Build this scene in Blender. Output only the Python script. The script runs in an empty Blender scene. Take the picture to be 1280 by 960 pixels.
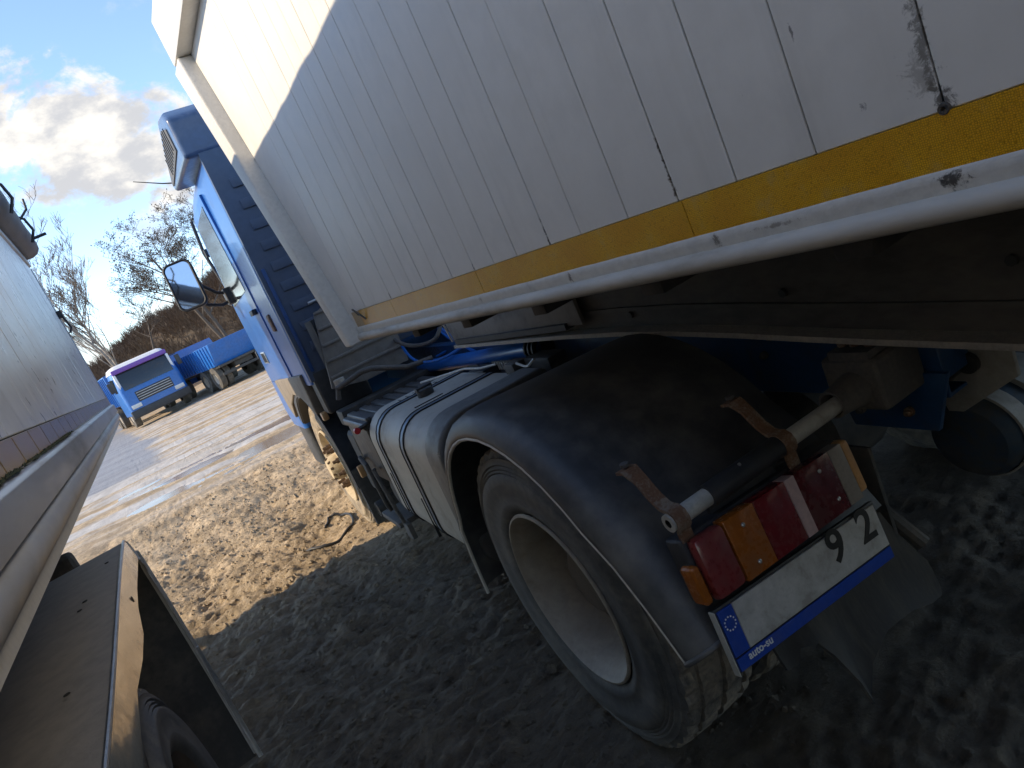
import bpy, bmesh, math, random
import numpy as np
from mathutils import Vector, Matrix, Euler
R_ = math.radians
random.seed(7); np.random.seed(7)
scene = bpy.context.scene
col = scene.collection

# ------------------------------------------------------------------ camera
cam_d = bpy.data.cameras.new('camera'); cam = bpy.data.objects.new('camera', cam_d); col.objects.link(cam)
CR = ((0.783497, -0.470919, -0.405423), (-0.458294, 0.002689, -0.888797), (0.419641, 0.882172, -0.213712))
cam.matrix_world = Matrix(((CR[0][0], -CR[1][0], -CR[2][0], 0.0),
                           (CR[0][1], -CR[1][1], -CR[2][1], 0.0),
                           (CR[0][2], -CR[1][2], -CR[2][2], 1.673),
                           (0, 0, 0, 1)))
cam_d.sensor_width = 36.0; cam_d.lens = 36.0 * 880 / 1280
cam_d.clip_start = 0.02; cam_d.clip_end = 3000
scene.camera = cam

# ------------------------------------------------------------------ sun, sky, exposure
SUN_EL, SUN_AZ = R_(33.0), R_(-77.0)          # azimuth clockwise from +Y: the sun stands on the left, a little ahead
sd = Vector((math.sin(SUN_AZ) * math.cos(SUN_EL), math.cos(SUN_AZ) * math.cos(SUN_EL), math.sin(SUN_EL)))
sun_d = bpy.data.lights.new('sun', 'SUN'); sun_d.energy = 2.6; sun_d.angle = R_(0.53); sun_d.color = (1.0, 0.82, 0.58)
sun = bpy.data.objects.new('sun', sun_d); col.objects.link(sun)
sun.rotation_euler = sd.to_track_quat('Z', 'Y').to_euler()
SKY = 0.14
world = bpy.data.worlds.new('World'); scene.world = world; world.use_nodes = True
scene.view_settings.view_transform = 'Standard'; scene.view_settings.look = 'None'
scene.view_settings.exposure = 1.3; scene.view_settings.gamma = 1.0
scene.view_settings.use_curve_mapping = False


class NT:
    """small helper for node trees"""
    def __init__(s, tree): s.t = tree; s.n = tree.nodes; s.l = tree.links; s.n.clear()
    def add(s, kind, **kw):
        nd = s.n.new(kind)
        for k, v in kw.items():
            if k.startswith('i_'):
                key = k[2:]; key = int(key) if key.isdigit() else key.replace('_', ' ')
                nd.inputs[key].default_value = v
            else: setattr(nd, k, v)
        return nd
    def link(s, a, b): s.l.new(a, b)
    def val(s, x, sock):
        if hasattr(x, 'is_output'): s.l.new(x, sock)
        else: sock.default_value = x
    def math(s, op, a, b=0.0, c=0.0, clamp=False):
        nd = s.n.new('ShaderNodeMath'); nd.operation = op; nd.use_clamp = clamp
        s.val(a, nd.inputs[0]); s.val(b, nd.inputs[1]); s.val(c, nd.inputs[2]); return nd.outputs[0]
    def mix(s, fac, a, b):
        nd = s.n.new('ShaderNodeMix'); nd.data_type = 'RGBA'
        s.val(fac, nd.inputs[0]); s.val(a, nd.inputs[6]); s.val(b, nd.inputs[7]); return nd.outputs[2]
    def ramp(s, x, a, b):
        nd = s.n.new('ShaderNodeMapRange'); nd.interpolation_type = 'SMOOTHSTEP'
        s.val(x, nd.inputs[0]); nd.inputs[1].default_value = a; nd.inputs[2].default_value = b; return nd.outputs[0]
    def noise(s, vec, scale, detail=4.0, rough=0.55, dist=0.0):
        nd = s.n.new('ShaderNodeTexNoise'); nd.inputs['Scale'].default_value = scale
        nd.inputs['Detail'].default_value = detail; nd.inputs['Roughness'].default_value = rough
        nd.inputs['Distortion'].default_value = dist
        if vec is not None: s.l.new(vec, nd.inputs['Vector'])
        return nd.outputs['Fac']
    def mapping(s, vec, scale=(1, 1, 1), rot=(0, 0, 0), loc=(0, 0, 0)):
        nd = s.n.new('ShaderNodeMapping'); s.l.new(vec, nd.inputs['Vector'])
        nd.inputs['Scale'].default_value = scale; nd.inputs['Rotation'].default_value = rot; nd.inputs['Location'].default_value = loc
        return nd.outputs[0]


def build_world():
    t = NT(world.node_tree)
    out = t.add('ShaderNodeOutputWorld'); bg = t.add('ShaderNodeBackground'); bg.inputs[1].default_value = SKY
    t.link(bg.outputs[0], out.inputs[0])
    sky = t.add('ShaderNodeTexSky', sky_type='NISHITA'); sky.sun_disc = False
    sky.sun_elevation = SUN_EL; sky.sun_rotation = SUN_AZ % (2 * math.pi)
    sky.altitude = 1500.0; sky.air_density = 1.0; sky.dust_density = 0.15; sky.ozone_density = 1.2
    tc = t.add('ShaderNodeTexCoord'); g = tc.outputs['Generated']
    nrm = t.add('ShaderNodeVectorMath', operation='NORMALIZE'); t.link(g, nrm.inputs[0])
    sep = t.add('ShaderNodeSeparateXYZ'); t.link(nrm.outputs[0], sep.inputs[0])
    x, y, z = sep.outputs
    # fair-weather cumulus: noise on a cloud layer, seen in perspective
    zz = t.math('MAXIMUM', z, 0.02)
    zz = t.math('ADD', zz, 0.12)
    comb = t.add('ShaderNodeCombineXYZ')
    t.link(t.math('DIVIDE', x, zz), comb.inputs[0]); t.link(t.math('DIVIDE', y, zz), comb.inputs[1])
    big = t.noise(t.mapping(comb.outputs[0], loc=(3.15, 1.7, 0.0)), 0.9, 2.0, 0.5)
    fine = t.noise(t.mapping(nrm.outputs[0], scale=(1.0, 1.0, 1.5)), 12.0, 9.0, 0.62, 0.3)
    # the one cumulus standing in the view
    az = t.math('ARCTAN2', x, y)
    dx = t.math('DIVIDE', t.math('SUBTRACT', az, 0.075), 0.155)
    el = t.math('ARCSINE', z)
    tilt = t.math('MULTIPLY', t.math('SUBTRACT', az, 0.075), 0.45)
    dz = t.math('DIVIDE', t.math('ADD', t.math('SUBTRACT', el, 0.285), tilt), 0.078)
    r2 = t.math('ADD', t.math('MULTIPLY', dx, dx), t.math('MULTIPLY', dz, dz))
    blob = t.math('SUBTRACT', 1.0, t.math('SQRT', r2))
    blob = t.math('MAXIMUM', blob, -1.0)
    # low bank towards the horizon
    bank = t.math('MULTIPLY', t.ramp(el, 0.145, 0.02), 0.17)
    d = t.math('MULTIPLY_ADD', blob, 0.34, t.math('MULTIPLY', fine, 1.15))
    d2 = t.math('ADD', t.math('ADD', t.math('MULTIPLY', big, 0.55), bank), t.math('MULTIPLY', fine, 0.62))
    f1 = t.ramp(d, 0.52, 0.70)
    f2 = t.ramp(d2, 0.60, 0.84)  # cover widened beyond the view to lift the ambient fill
    fac = t.math('MAXIMUM', f1, t.math('MULTIPLY', f2, 0.85))
    fac = t.math('MULTIPLY', fac, t.ramp(z, -0.01, 0.03))
    shade = t.ramp(t.noise(t.mapping(nrm.outputs[0], scale=(1, 1, 1.7), loc=(0.02, 0.0, 0.045)), 15.0, 6.0, 0.6), 0.38, 0.62)
    ccol = t.mix(shade, (2.05, 2.08, 2.18, 1), (3.35, 3.22, 3.0, 1))
    t.link(t.mix(fac, sky.outputs[0], ccol), bg.inputs[0])
build_world()

# ------------------------------------------------------------------ materials
MATS = {}
def principled(name):
    m = bpy.data.materials.new(name); m.use_nodes = True
    t = NT(m.node_tree)
    out = t.add('ShaderNodeOutputMaterial'); p = t.add('ShaderNodeBsdfPrincipled'); t.link(p.outputs[0], out.inputs[0])
    MATS[name] = m
    return m, t, p

def mat(name, base, rough=0.5, metal=0.0, dirt=None, dirt_amt=0.5, dscale=6.0, dlo=0.45, dhi=0.7, coat=0.0, bump=0.0, bscale=60.0,
        streak=None, rvar=0.15, spec=0.5, var=0.12, stretch=(1, 1, 1), stains=()):
    """painted / rubber / metal surface with uneven dirt, roughness and fine relief"""
    m, t, p = principled(name)
    tc = t.add('ShaderNodeTexCoord'); o = t.mapping(tc.outputs['Object'], scale=stretch)
    n1 = t.noise(o, dscale, 6.0, 0.6, 0.4); n2 = t.noise(o, dscale * 7, 5.0, 0.6)
    b = tuple(base) + (1,)
    dk = tuple(c * (1 - var) for c in base) + (1,); lt = tuple(min(1, c * (1 + var)) for c in base) + (1,)
    c = t.mix(t.ramp(n2, 0.3, 0.7), dk, lt)
    fac = None
    if dirt:
        f = t.ramp(t.math('MULTIPLY_ADD', n2, 0.35, t.math('MULTIPLY', n1, 0.65)), dlo, dhi)
        fac = t.math('MULTIPLY', f, dirt_amt)
        c = t.mix(fac, c, tuple(dirt) + (1,))
    if streak:
        sv = t.noise(t.mapping(tc.outputs['Object'], scale=streak[1]), 1.0, 5.0, 0.6)
        sf = t.math('MULTIPLY', t.ramp(sv, 0.52, 0.8), streak[2])
        c = t.mix(sf, c, tuple(streak[0]) + (1,))
    if stains:      # old rust and soot marks with ragged outlines: (y, z, half width, half height, strength, colour)
        sp_ = t.add('ShaderNodeSeparateXYZ'); t.link(tc.outputs['Object'], sp_.inputs[0])
        ns = t.noise(tc.outputs['Object'], 75.0, 6.0, 0.7, 0.8); nw = t.noise(tc.outputs['Object'], 320.0, 4.0, 0.7)
        for (sy, sz, ry, rz, k, colr) in stains:
            dy = t.math('DIVIDE', t.math('SUBTRACT', sp_.outputs[1], sy), ry * 1.25); dz_ = t.math('DIVIDE', t.math('SUBTRACT', sp_.outputs[2], sz), rz * 1.5)
            dd = t.math('SQRT', t.math('ADD', t.math('MULTIPLY', dy, dy), t.math('MULTIPLY', dz_, dz_)))
            e_ = t.math('ADD', t.math('SUBTRACT', 1.0, dd), t.math('MULTIPLY_ADD', ns, 2.6, t.math('MULTIPLY_ADD', nw, 0.8, -1.62)))
            c = t.mix(t.math('MULTIPLY', t.ramp(e_, 0.45, 0.95), k), c, tuple(colr) + (1,))
    t.link(c, p.inputs['Base Color'])
    p.inputs['Metallic'].default_value = metal
    r = t.math('MULTIPLY_ADD', n2, rvar * 2, rough - rvar)
    if fac is not None: r = t.math('MULTIPLY_ADD', fac, 0.3, r, clamp=True)
    t.link(r, p.inputs['Roughness'])
    p.inputs['Specular IOR Level'].default_value = spec
    if coat:
        p.inputs['Coat Weight'].default_value = coat; p.inputs['Coat Roughness'].default_value = 0.08
    if bump:
        bn = t.add('ShaderNodeBump'); bn.inputs['Strength'].default_value = bump; bn.inputs['Distance'].default_value = 0.004
        t.link(t.noise(o, bscale, 5.0, 0.6), bn.inputs['Height']); t.link(bn.outputs[0], p.inputs['Normal'])
    return m

DUST = (0.23, 0.19, 0.145)
mat('white_panel', (0.72, 0.695, 0.645), 0.42, dirt=(0.50, 0.49, 0.46), dirt_amt=0.4, dscale=2.2, dlo=0.5, dhi=0.8, streak=((0.33, 0.31, 0.27), (3.0, 9.0, 0.5), 0.28), var=0.04, bump=0.05, bscale=30,
    stains=((-2.284, 1.602, .016, .018, .85, (.07, .06, .05)), (-2.280, 1.66, .010, .060, .75, (.10, .09, .075)), (-2.27, 1.63, .022, .030, .5, (.2, .18, .15)), (-2.203, 1.622, .006, .006, .8, (.1, .09, .08)), (-1.891, 1.66, .0032, .06, .9, (.09, .062, .04)), (-1.891, 1.61, .005, .022, .8, (.12, .085, .055)), (-1.523, 1.61, .0035, .045, .9, (.085, .065, .045)), (-1.177, 1.60, .006, .010, .7, (.09, .075, .06)), (-0.554, 1.60, .007, .018, .7, (.09, .075, .06)), (-2.15, 1.73, .003, .013, .8, (.12, .11, .1)), (-2.06, 1.69, .002, .006, .7, (.14, .12, .1))))
mat('white_trim', (0.62, 0.60, 0.55), 0.5, dirt=(0.25, 0.23, 0.2), dirt_amt=0.5, dscale=9, dlo=0.55, dhi=0.75, var=0.06, bump=0.25, bscale=90,
    stains=((-2.275, 1.522, .022, .012, .95, (.05, .045, .04)), (-1.94, 1.520, .009, .012, .8, (.09, .075, .06)), (-1.55, 1.520, .008, .012, .8, (.09, .075, .06)), (-1.15, 1.52, .010, .01, .6, (.14, .11, .08)), (-2.05, 1.52, .05, .004, .6, (.16, .13, .1))))
mat('pale_rail', (0.52, 0.49, 0.435), 0.5, dirt=(0.24, 0.205, 0.155), dirt_amt=0.85, dscale=7, dlo=0.40, dhi=0.70, var=0.08, bump=0.12, bscale=70, stretch=(1, 0.35, 1))
mat('seam_dark', (0.05, 0.048, 0.044), 0.8)
mat('grime', (0.085, 0.070, 0.055), 0.85, bump=0.5, bscale=160)
mat('chassis_black', (0.040, 0.039, 0.038), 0.62, dirt=(0.13, 0.115, 0.095), dirt_amt=0.7, dscale=5, dlo=0.42, dhi=0.72, bump=0.2, bscale=110)
mat('neck_dusty', (0.085, 0.078, 0.068), 0.75, dirt=(0.20, 0.178, 0.145), dirt_amt=0.7, dscale=4, dlo=0.38, dhi=0.68, bump=0.25, bscale=90, stretch=(1, 0.4, 1))
mat('dusty_flange', (0.38, 0.345, 0.295), 0.8, dirt=(0.5, 0.45, 0.37), dirt_amt=0.7, dscale=14, dlo=0.42, dhi=0.65, bump=0.3, bscale=140)
mat('under_plate', (0.16, 0.155, 0.15), 0.55, dirt=(0.07, 0.062, 0.055), dirt_amt=0.8, dscale=4, bump=0.15)
mat('blue_paint', (0.006, 0.098, 0.37), 0.34, dirt=(0.16, 0.17, 0.18), dirt_amt=0.28, dscale=4, dlo=0.5, dhi=0.8, coat=0.22, var=0.05, spec=0.5, rvar=0.06)
mat('fairing_shade_blue', (0.045, 0.085, 0.18), 0.35, dirt=(0.14, 0.15, 0.17), dirt_amt=0.5, dscale=3, dlo=0.4, dhi=0.75, coat=0.3)  # cab blue greyed and darkened: the fairing's shade is in its colour
mat('blue_shade_paint', (0.020, 0.075, 0.23), 0.4, dirt=(0.12, 0.115, 0.11), dirt_amt=0.6, dscale=3, dlo=0.45, dhi=0.75, var=0.08)  # darker copy of the cab blue, shade mixed into the paint
mat('cab_back_shade', (0.075, 0.105, 0.165), 0.5, dirt=(0.11, 0.105, 0.10), dirt_amt=0.55, dscale=3, dlo=0.45, dhi=0.75, var=0.1)  # back wall's shade mixed into a dulled cab blue
mat('grey_shield', (0.23, 0.22, 0.205), 0.5, metal=0.25, dirt=(0.06, 0.055, 0.05), dirt_amt=0.7, dscale=5, streak=((0.05, 0.045, 0.04), (5, 5, 1), 0.5), bump=0.1)
mat('frame_blue', (0.010, 0.055, 0.15), 0.42, dirt=(0.06, 0.055, 0.05), dirt_amt=0.75, dscale=6, dlo=0.46, dhi=0.7, bump=0.15, bscale=80)
mat('black_plastic', (0.028, 0.030, 0.034), 0.5, dirt=(0.105, 0.095, 0.082), dirt_amt=0.55, dscale=3.5, dlo=0.42, dhi=0.78, bump=0.12, bscale=180, var=0.15)
mat('fender_plastic', (0.060, 0.062, 0.066), 0.46, dirt=(0.23, 0.21, 0.18), dirt_amt=0.7, dscale=2.2, dlo=0.40, dhi=0.80, bump=0.10, bscale=220, var=0.15, rvar=0.1)
mat('fender_dusty', (0.36, 0.34, 0.31), 0.65, dirt=(0.47, 0.43, 0.37), dirt_amt=0.6, dscale=3, dlo=0.4, dhi=0.75, bump=0.15, bscale=90)
mat('lid_plastic', (0.085, 0.085, 0.088), 0.45, dirt=(0.16, 0.148, 0.13), dirt_amt=0.6, dscale=6, bump=0.1)
mat('dusty_plastic', (0.20, 0.165, 0.125), 0.7, dirt=(0.06, 0.055, 0.05), dirt_amt=0.5, dscale=6, bump=0.15)
mat('lip_rubber', (0.62, 0.58, 0.50), 0.6, dirt=(0.3, 0.26, 0.2), dirt_amt=0.6, dscale=16)  # rubber lightened: the glint along the fender lip is in the colour
mat('rubber', (0.070, 0.072, 0.075), 0.64, dirt=(0.23, 0.21, 0.18), dirt_amt=0.75, dscale=5, dlo=0.38, dhi=0.72, bump=0.25, bscale=160)
mat('rubber_sandy', (0.15, 0.125, 0.095), 0.85, dirt=(0.34, 0.27, 0.18), dirt_amt=0.8, dscale=6, dlo=0.38, dhi=0.6, bump=0.25, bscale=120)
mat('tread_rubber', (0.10, 0.094, 0.085), 0.85, dirt=(0.32, 0.27, 0.21), dirt_amt=0.85, dscale=9, dlo=0.36, dhi=0.62, bump=0.55, bscale=120)
mat('rubber_dull', (0.07, 0.065, 0.058), 0.85, dirt=(0.21, 0.185, 0.15), dirt_amt=0.7, dscale=6, dlo=0.4, dhi=0.7, bump=0.4, bscale=60)
mat('flap_rubber', (0.034, 0.032, 0.03), 0.8, dirt=(0.11, 0.098, 0.08), dirt_amt=0.7, dscale=5, dlo=0.42, dhi=0.72, bump=0.2, bscale=60, stretch=(3, 1, 0.6))
mat('rim_paint', (0.37, 0.325, 0.262), 0.65, dirt=(0.17, 0.125, 0.082), dirt_amt=0.65, dscale=6, dlo=0.46, dhi=0.72, bump=0.15, bscale=110)
mat('rim_dark', (0.11, 0.082, 0.06), 0.8, dirt=(0.05, 0.04, 0.032), dirt_amt=0.6, dscale=8, bump=0.3)
mat('rim_sandy', (0.46, 0.37, 0.24), 0.75, dirt=(0.16, 0.11, 0.07), dirt_amt=0.4, dscale=22, dlo=0.5, dhi=0.62, bump=0.3)
mat('rust', (0.17, 0.085, 0.045), 0.85, dirt=(0.27, 0.225, 0.175), dirt_amt=0.75, dscale=24, dlo=0.44, dhi=0.6, bump=0.6, bscale=180)
mat('nut_dark', (0.10, 0.062, 0.038), 0.8, dirt=(0.22, 0.16, 0.1), dirt_amt=0.4, dscale=20)
mat('bar_paint', (0.44, 0.43, 0.39), 0.5, dirt=(0.2, 0.16, 0.11), dirt_amt=0.6, dscale=18, dlo=0.48, dhi=0.68, bump=0.12)
mat('cast_iron', (0.095, 0.088, 0.082), 0.7, dirt=(0.2, 0.165, 0.13), dirt_amt=0.6, dscale=12, bump=0.35)
mat('tank_alu', (0.42, 0.395, 0.35), 0.55, metal=0.15, dirt=(0.27, 0.235, 0.19), dirt_amt=0.75, dscale=4, dlo=0.42, dhi=0.75, bump=0.06, bscale=40, var=0.06)
mat('tank_end', (0.17, 0.165, 0.155), 0.5, metal=0.2, dirt=(0.10, 0.09, 0.078), dirt_amt=0.6, dscale=4)
mat('strap_blue', (0.16, 0.20, 0.26), 0.45, metal=0.5, dirt=DUST, dirt_amt=0.5, dscale=7)
mat('galv', (0.50, 0.51, 0.52), 0.36, metal=0.8, dirt=(0.24, 0.22, 0.19), dirt_amt=0.5, dscale=8)
mat('chrome', (0.78, 0.74, 0.69), 0.14, metal=0.9, dirt=(0.34, 0.27, 0.20), dirt_amt=0.5, dscale=5, rvar=0.05, bump=0.45, bscale=7, var=0.05)
mat('alu_left', (0.74, 0.735, 0.71), 0.30, metal=0.15, dirt=(0.56, 0.55, 0.52), dirt_amt=0.5, dscale=2.5, dlo=0.42, dhi=0.75, streak=((0.42, 0.40, 0.36), (4, 16, 0.5), 0.5), bump=0.14, bscale=1.0, stretch=(1, 1, 1), rvar=0.1)
mat('alu_rail', (0.42, 0.43, 0.44), 0.42, metal=0.5, dirt=(0.17, 0.165, 0.155), dirt_amt=0.6, dscale=5, stretch=(1, 0.2, 1))
mat('alu_tube', (0.50, 0.49, 0.47), 0.45, metal=0.3, dirt=(0.30, 0.27, 0.225), dirt_amt=0.6, dscale=6, streak=((0.2, 0.18, 0.15), (6, 1.2, 6), 0.5), stretch=(1, 0.4, 1))
mat('moss', (0.045, 0.055, 0.028), 0.95, dirt=(0.09, 0.075, 0.05), dirt_amt=0.7, dscale=40, bump=0.9, bscale=200)
mat('tarp', (0.115, 0.125, 0.14), 0.55, dirt=(0.22, 0.2, 0.17), dirt_amt=0.5, dscale=8, bump=0.5, bscale=26)
mat('dark_glass', (0.02, 0.025, 0.03), 0.08, spec=0.8, rvar=0.03)
mat('mirror_glass', (0.72, 0.76, 0.80), 0.04, metal=1.0, rvar=0.01, var=0.02)
mat('mesh_panel', (0.085, 0.082, 0.08), 0.6, dirt=(0.16, 0.145, 0.125), dirt_amt=0.5, dscale=8)
mat('red_lens', (0.17, 0.007, 0.013), 0.22, dirt=(0.10, 0.05, 0.04), dirt_amt=0.55, dscale=9, dlo=0.42, dhi=0.72, coat=0.5, rvar=0.08)
mat('rose_lens', (0.20, 0.026, 0.028), 0.28, dirt=(0.14, 0.075, 0.06), dirt_amt=0.55, dscale=9, coat=0.4, rvar=0.08)
mat('dark_red_lens', (0.10, 0.008, 0.012), 0.22, dirt=(0.09, 0.05, 0.045), dirt_amt=0.6, dscale=9, coat=0.5, rvar=0.08)
mat('amber_lens', (0.33, 0.092, 0.010), 0.25, dirt=(0.15, 0.085, 0.05), dirt_amt=0.5, dscale=11, coat=0.4, rvar=0.08)
mat('peach_lens', (0.55, 0.30, 0.12), 0.35, dirt=(0.28, 0.19, 0.12), dirt_amt=0.5, dscale=14, coat=0.3)
mat('grey_lens', (0.28, 0.25, 0.225), 0.35, dirt=(0.15, 0.12, 0.10), dirt_amt=0.6, dscale=12, coat=0.3)
mat('pink_lens', (0.50, 0.36, 0.35), 0.35, dirt=(0.33, 0.21, 0.2), dirt_amt=0.5, dscale=12)
mat('plate_white', (0.46, 0.45, 0.43), 0.45, dirt=(0.22, 0.20, 0.175), dirt_amt=0.75, dscale=14, dlo=0.42, dhi=0.66)
mat('plate_blue', (0.012, 0.055, 0.33), 0.35, dirt=(0.08, 0.08, 0.10), dirt_amt=0.3, dscale=14)
mat('plate_black', (0.012, 0.012, 0.012), 0.5)
mat('letter_white', (0.72, 0.72, 0.72), 0.4)
mat('hose_blue', (0.012, 0.14, 0.52), 0.35, dirt=(0.08, 0.08, 0.08), dirt_amt=0.4, dscale=20)
mat('hose_black', (0.02, 0.02, 0.02), 0.55)
mat('red_cap', (0.42, 0.012, 0.02), 0.35)
mat('wire_white', (0.62, 0.6, 0.55), 0.5)
mat('drum_white', (0.30, 0.28, 0.25), 0.6, dirt=(0.14, 0.12, 0.1), dirt_amt=0.6, dscale=14)
mat('drum_dull', (0.018, 0.042, 0.075), 0.6, dirt=(0.07, 0.062, 0.052), dirt_amt=0.8, dscale=8, dlo=0.38, dhi=0.62, bump=0.2)
mat('stone', (0.30, 0.27, 0.23), 0.9, bump=0.6, bscale=30)
mat('bark', (0.105, 0.085, 0.07), 0.9, bump=0.5, bscale=20)
mat('pale_bark', (0.27, 0.235, 0.20), 0.85, dirt=(0.08, 0.065, 0.055), dirt_amt=0.7, dscale=3, bump=0.4, bscale=18)
mat('twig', (0.075, 0.055, 0.043), 0.9)
mat('twig_pale', (0.17, 0.135, 0.108), 0.9)
mat('seed_cluster', (0.085, 0.065, 0.043), 0.9, var=0.4, dscale=2)
mat('dry_brush', (0.15, 0.095, 0.06), 0.95, var=0.4, dscale=0.6, dirt=(0.24, 0.165, 0.10), dirt_amt=0.6)
mat('hill_earth', (0.115, 0.082, 0.055), 0.95, dirt=(0.20, 0.15, 0.095), dirt_amt=0.7, dscale=0.5, bump=0.8, bscale=3)
mat('far_purple', (0.17, 0.07, 0.34), 0.4)
mat('far_white', (0.72, 0.70, 0.68), 0.4)
mat('far_blue', (0.014, 0.13, 0.43), 0.42, dirt=(0.12, 0.14, 0.17), dirt_amt=0.3, dscale=2, coat=0.3)
mat('head_lamp', (0.6, 0.6, 0.58), 0.15, spec=0.8)
mat('clod', (0.235, 0.185, 0.128), 0.95, bump=0.9, bscale=50, var=0.25, dscale=8)

def tape_mat(name, a, b, stain, metal=0.0):
    """retroreflective tape: honeycomb cells, faded and stained"""
    m, t, p = principled(name)
    tc = t.add('ShaderNodeTexCoord'); o = tc.outputs['Object']
    v = t.add('ShaderNodeTexVoronoi', feature='DISTANCE_TO_EDGE'); v.inputs['Scale'].default_value = 420.0; v.inputs['Randomness'].default_value = 0.45
    t.link(t.mapping(o, scale=(0.01, 1, 1)), v.inputs['Vector'])
    cell = t.ramp(v.outputs['Distance'], 0.04, 0.22)
    n1 = t.noise(o, 9.0, 5.0, 0.6, 0.6); n2 = t.noise(o, 55.0, 4.0, 0.6)
    c = t.mix(cell, tuple(x * 0.62 for x in a) + (1,), t.mix(t.ramp(n1, 0.35, 0.65), tuple(a) + (1,), tuple(b) + (1,)))
    f = t.math('MULTIPLY', t.ramp(t.math('MULTIPLY_ADD', n2, 0.4, t.math('MULTIPLY', n1, 0.6)), 0.5, 0.68), 0.45)
    t.link(t.mix(f, c, tuple(stain) + (1,)), p.inputs['Base Color'])
    p.inputs['Roughness'].default_value = 0.32; p.inputs['Coat Weight'].default_value = 0.35; p.inputs['Coat Roughness'].default_value = 0.15
    bn = t.add('ShaderNodeBump'); bn.inputs['Strength'].default_value = 0.25; bn.inputs['Distance'].default_value = 0.001
    t.link(cell, bn.inputs['Height']); t.link(bn.outputs[0], p.inputs['Normal'])
tape_mat('tape_amber', (0.76, 0.37, 0.008), (0.86, 0.48, 0.012), (0.50, 0.33, 0.13))
tape_mat('tape_faded', (0.50, 0.32, 0.12), (0.55, 0.38, 0.18), (0.30, 0.24, 0.18))
tape_mat('tape_brown', (0.40, 0.29, 0.17), (0.46, 0.35, 0.23), (0.25, 0.22, 0.19))

def ground_mat():
    m, t, p = principled('mud')
    geo = t.add('ShaderNodeNewGeometry'); o = geo.outputs['Position']
    sep = t.add('ShaderNodeSeparateXYZ'); t.link(o, sep.inputs[0]); X, Y, Z = sep.outputs
    n0 = t.noise(o, 0.35, 4.0, 0.55); n1 = t.noise(o, 2.4, 6.0, 0.62, 0.5); n2 = t.noise(o, 22.0, 7.0, 0.68); n3 = t.noise(o, 140.0, 4.0, 0.7)
    sand = t.mix(t.ramp(n1, 0.34, 0.66), (0.40, 0.30, 0.188, 1), (0.58, 0.445, 0.29, 1))
    sand = t.mix(t.math('MULTIPLY', t.ramp(n2, 0.42, 0.75), 0.6), sand, (0.155, 0.122, 0.088, 1))
    # darker earth in soft patches where the noise runs low
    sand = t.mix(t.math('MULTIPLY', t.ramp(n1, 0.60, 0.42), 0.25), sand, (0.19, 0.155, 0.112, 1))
    # shade painted into the mud: darker ragged patches, denser over the near ground
    shade_mask = t.math('MULTIPLY_ADD', t.ramp(Y, 6.2, 2.6), 0.30, t.math('MULTIPLY_ADD', n0, 0.5, t.math('MULTIPLY', n1, 0.5)))
    sand = t.mix(t.math('MULTIPLY', t.ramp(shade_mask, 0.52, 0.80), 0.74), sand, (0.098, 0.086, 0.073, 1))
    # the haul road that crosses beyond the trailers: pale wet grey stripes of squeezed-out slurry, sandy ridges
    ang = R_(-14)
    u = t.math('ADD', t.math('MULTIPLY', Y, math.cos(ang)), t.math('MULTIPLY', X, -math.sin(ang)))
    st = t.add('ShaderNodeCombineXYZ'); t.link(t.math('MULTIPLY', u, 1.0), st.inputs[1])
    t.link(t.math('MULTIPLY', X, 0.10), st.inputs[0])
    sn = t.noise(st.outputs[0], 1.3, 5.0, 0.6, 0.3)
    road = t.math('MULTIPLY', t.ramp(u, 9.6, 11.3), t.ramp(t.math('MULTIPLY_ADD', n0, 8.0, u), 46.0, 30.0))
    slurry = t.mix(t.ramp(n1, 0.35, 0.65), (0.40, 0.365, 0.32, 1), (0.54, 0.50, 0.45, 1))
    rf = t.math('MULTIPLY', road, t.ramp(sn, 0.43, 0.57))
    c = t.mix(rf, sand, slurry)
    # shade beyond the left trailer, painted into the ground as speckled blue-grey
    gx = t.math('MULTIPLY_ADD', n0, 2.0, t.math('MULTIPLY_ADD', Y, 0.062, X))
    far_shade = t.math('MULTIPLY', t.ramp(gx, 2.15, 1.75), t.ramp(t.math('MULTIPLY_ADD', n1, 1.0, Y), 17.2, 18.3))
    far_shade_col = t.mix(t.ramp(n3, 0.35, 0.65), (0.20, 0.205, 0.22, 1), (0.34, 0.345, 0.36, 1))
    c = t.mix(far_shade, c, far_shade_col)
    sp = t.math('MULTIPLY', t.ramp(n3, 0.60, 0.72), 0.4)
    c = t.mix(sp, c, (0.42, 0.37, 0.30, 1))
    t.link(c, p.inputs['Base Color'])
    r = t.math('MULTIPLY_ADD', rf, -0.30, 0.94)
    t.link(r, p.inputs['Roughness']); t.link(t.math('MULTIPLY_ADD', rf, 0.35, 0.10), p.inputs['Specular IOR Level'])
    vo = t.add('ShaderNodeTexVoronoi', feature='F1'); vo.inputs['Scale'].default_value = 34.0
    t.link(t.mapping(o, scale=(0.65, 1.0, 1.0)), vo.inputs['Vector'])
    n4 = t.noise(o, 60.0, 8.0, 0.75, 0.6)
    h = t.math('MULTIPLY_ADD', n3, 0.3, t.math('MULTIPLY_ADD', n2, 0.8, t.math('MULTIPLY_ADD', vo.outputs['Distance'], -0.35, t.math('MULTIPLY', n4, 0.7))))
    bn = t.add('ShaderNodeBump'); bn.inputs['Strength'].default_value = 1.0; bn.inputs['Distance'].default_value = 0.020
    t.link(h, bn.inputs['Height']); t.link(bn.outputs[0], p.inputs['Normal'])
ground_mat()

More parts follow.
